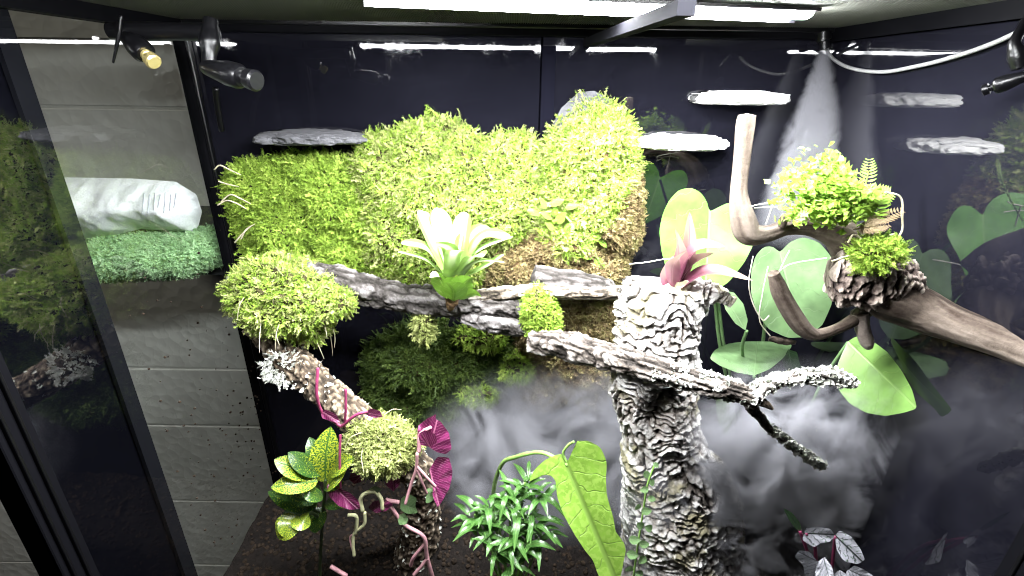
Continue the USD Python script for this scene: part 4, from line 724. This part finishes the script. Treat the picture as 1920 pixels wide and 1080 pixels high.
ra, rb = at(1903, 78, .452), at(1912, 128, .445); s2 = mpp(ra)
mr.add('elbow', tube3([at(1925, 40, .46), ra, (ra+rb)/2, rb], [10*s2, 9*s2, 15*s2, 12*s2], 18, 30)[:2], K, 40)
nozzle(mr, at(1925, 142, .44), at(1842, 170, .46), s2*.7, 1., K)
hose = Thing('fog_hose', 'thin grey hose drooping from the fog outlet along the right panel', 'hose', at(1700, 120, .6))
hq = [(1546, 74, .735), (1556, 104, .725), (1590, 126, .71), (1650, 135, .68), (1720, 124, .64), (1790, 106, .60), (1860, 82, .55), (1930, 50, .505)]
hp = [at(1546, 74, .735)]+[atx(x, y, XR-.006) for x, y, _ in hq[1:]]
hose.add('tube', tube3(hp, [.0022]*len(hp), 10, 70)[:2], M['cable'], True)
hose.add('outlet', lathe_between(at(1543, 60, .738), at(1547, 92, .735), [(0, .009), (.5, .009), (.55, .006), (1, .006)], 16), K, 40)

# ------------------------------------------------------------------ outside the left pane: moss-topped ledge with a plastic bag
sh = pad([(168, 465), (200, 445), (300, 442), (400, 430), (430, 462), (420, 482), (370, 505), (300, 512), (220, 515), (180, 515)], .80, .05, 101, edge=.02)
ld = Thing('mossy_ledge', 'pale mint green mossy ledge outside the left glass, under the white bag', 'ledge', (sh[0][:, 0].mean(), .80, sh[0][:, 2].min()))
ld.add('backing', sh, plain('mint_backing', (.32, .48, .25), .9, .1, var=.4, vscale=120), True); ld.add('bracket', box((sh[0][:, 0].min()+.01, .802, sh[0][:, 2].min()+.005), (sh[0][:, 0].max()-.004, .9985, sh[0][:, 2].max()-.012)), M['magnet'])
p, N = sample(sh, 5200, 102); moss_on(ld, p, N, .009, [M['moss_pale']], 103, .7, protos=BUSHY)
bp = pad([(60, 340), (130, 336), (250, 338), (330, 344), (366, 366), (376, 396), (370, 420), (362, 432), (300, 428), (262, 426), (220, 436), (165, 444), (60, 440)], .79, .045, 111, step=.004, edge=.03, rough=.25)
v = bp[0]; q = v*[1, .3, 1]; cr_ = np.abs(fbm(q@np.array([[.8, 0, .6], [0, 1, 0], [-.6, 0, .8]])*[34, 1, 13], 3, 7)-.5)+.6*np.abs(fbm(q*[14, 1, 40], 3, 17)-.5); v[:, 1] += .016*(cr_-.15)*(v[:, 1] < .785)
bag = Thing('plastic_bag', 'crumpled white plastic bag with printed lines lying on the mossy ledge outside the glass', 'bag', (v[:, 0].mean(), .79, v[:, 2].min()))
bag.add('bag', (v, bp[1]), M['bag'], 50)
tb = trimesh.Trimesh(v, bp[1], process=False)
for i in range(7):
    x0, y0 = 270+i*10, 362+(i % 2)*3; x1, y1 = x0-4+(i % 3), 404-(i*5 % 16); P = []
    for s in np.linspace(0, 1, 7):
        o = np.array([0, 0, ZC]); dq = nrm(at(x0+(x1-x0)*s, y0+(y1-y0)*s, .8)-o); tt = tb.ray.intersects_location([o], [dq], multiple_hits=False)[0]
        if len(tt): P.append(tt[0]-dq*.0012)
    if len(P) >= 4: bag.add('printed_line', tube3(P, [.0011]*len(P), 5, 14, flat=.4)[:2], M['print'], True)

# ------------------------------------------------------------------ fog: drifting bank and the plume below the outlet
def fogmat(name, dens, axis=None, bank=None, scale=14., lo=.42, hi=.75, col=(.91, .91, .99)):
    n = {'g': ('geometry', {}), 'mp': ('mapping', dict(scale=(1, 1, .7))), 'n': ('noise_texture', dict(scale=scale, detail=4., roughness=.58, distortion=1.9)),
         'nr': ('map_range', dict(range_type='smoothstep', from_min=lo, from_max=hi, to_min=0., to_max=1.)), 'd': ('math', dict(math_type='multiply')), 'k': ('math', dict(math_type='multiply', value2=dens)),
         'v': ('principled_volume', dict(color=col, anisotropy=.2))}
    l = [('g.position', 'mp.vector'), ('mp.vector', 'n.vector'), ('n.fac', 'nr.value'), ('nr.result', 'd.value1'), ('d.value', 'k.value1'), ('k.value', 'v.density')]
    if axis:
        A, B, r0, r1 = axis; A, B = np.array(A), np.array(B); L = np.linalg.norm(B-A); dr = (B-A)/L
        n |= {'sub': ('vector_math', dict(math_type='subtract', vector2=tuple(A))), 'dot': ('vector_math', dict(math_type='dot_product', vector2=tuple(dr))),
              'cr': ('vector_math', dict(math_type='cross_product', vector2=tuple(dr))), 'len': ('vector_math', dict(math_type='length')),
              'rad': ('math', dict(math_type='multiply_add', value2=(r1-r0)/L, value3=r0)), 'q': ('math', dict(math_type='divide')),
              'nb': ('math', dict(math_type='multiply_add', value2=1.1, value3=-.55)), 'q2': ('math', dict(math_type='add')), 'fo': ('map_range', dict(range_type='smoothstep', from_min=.20, from_max=.95, to_min=1., to_max=0.)), 'en': ('map_range', dict(range_type='smoothstep', from_min=L*.55, from_max=L, to_min=1., to_max=0.)), 'ff': ('math', dict(math_type='multiply'))}
        l += [('g.position', 'sub.vector1'), ('sub.vector', 'dot.vector1'), ('sub.vector', 'cr.vector1'), ('cr.vector', 'len.vector1'), ('dot.value', 'rad.value1'), ('len.value', 'q.value1'), ('rad.value', 'q.value2'),
              ('n.fac', 'nb.value1'), ('nb.value', 'q2.value1'), ('q.value', 'q2.value2'), ('q2.value', 'fo.value'), ('dot.value', 'en.value'), ('fo.result', 'ff.value1'), ('en.result', 'ff.value2'), ('ff.value', 'd.value2')]
    if bank:
        c, sz = bank
        n |= {'sub': ('vector_math', dict(math_type='subtract', vector2=c)), 'dv': ('vector_math', dict(math_type='divide', vector2=sz)), 'len': ('vector_math', dict(math_type='length')), 'fo': ('map_range', dict(range_type='smoothstep', from_min=.08, from_max=1., to_min=1., to_max=0.))}
        l += [('g.position', 'sub.vector1'), ('sub.vector', 'dv.vector1'), ('dv.vector', 'len.vector1'), ('len.value', 'fo.value'), ('fo.result', 'd.value2')]
    return mat(name, n, l, surface=None, volume='v.volume')
def ell(c, s, lim):
    m = trimesh.creation.icosphere(subdivisions=3); v = m.vertices*np.array(s)*1.0+np.array(c); v = np.clip(v, lim[0], lim[1]); return v, m.faces
lim = ((XL+.004, .44, .002), (XR-.002, YB-.002, .76))
def bank(c, s, dens, label, scale=14., lo=.40, hi=.72, inset=0.):
    m = fogmat(f'fog_{len(_names)}', dens, bank=(tuple(map(float, c)), tuple(map(float, s))), scale=scale, lo=lo, hi=hi)
    single('fog_bank', ell(c, s, (np.array(lim[0])+inset, np.array(lim[1])-inset)), m, label, 'fog', kind='stuff')
bank((.335, .425, .19), (.22, .20, .27), 150., 'swirling grey fog bank at the lower right beneath the driftwood', 13., .47, .63, .003)
bank((.26, .57, .38), (.19, .16, .34), 95., 'pale fog veil around the large leaves right of the trunk', 9., .34, .70, .0065)
bank(at(1040, 850, .665), (.25, .14, .18), 75., 'low grey fog drifting left of the trunk', 12., .36, .72, .010)
A, B = at(1545, 95, .730), at(1495, 470, .700)
pl = fogmat('fog_plume', 150., axis=(A, B, .010, .085), scale=26., lo=.25, hi=.58)
V, F_ = lathe_between(A, B, [(0, .012), (.15, .032), (.4, .060), (.7, .092), (1, .118)], 28); V[:, 1] = np.minimum(V[:, 1], YB-.0022)
single('fog_plume', (V, F_), pl, 'plume of white fog pouring down from the outlet at the top right corner', 'fog', kind='stuff')

g = np.random.default_rng(61); n = 150; Yp = g.uniform(.53, .755, n); Zp = g.beta(1.3, 2.2, n)*.55
UsdGeom.Xform.Define(stage, '/World/glass_specks'); setdata(stage.GetPrimAtPath('/World/glass_specks'), 'dark specks of soil splashed on the clear left glass', 'soil specks', None, 'stuff')
instancer('/World/glass_specks/speck', [(blob(k, 1), M['crumb']) for k in range(3)], np.stack([0*Yp+XL+.0006, Yp, Zp], -1), Rotation.random(n, random_state=3), g.uniform(.0005, .0018, n), g.integers(0, 3, n), np.zeros(3))
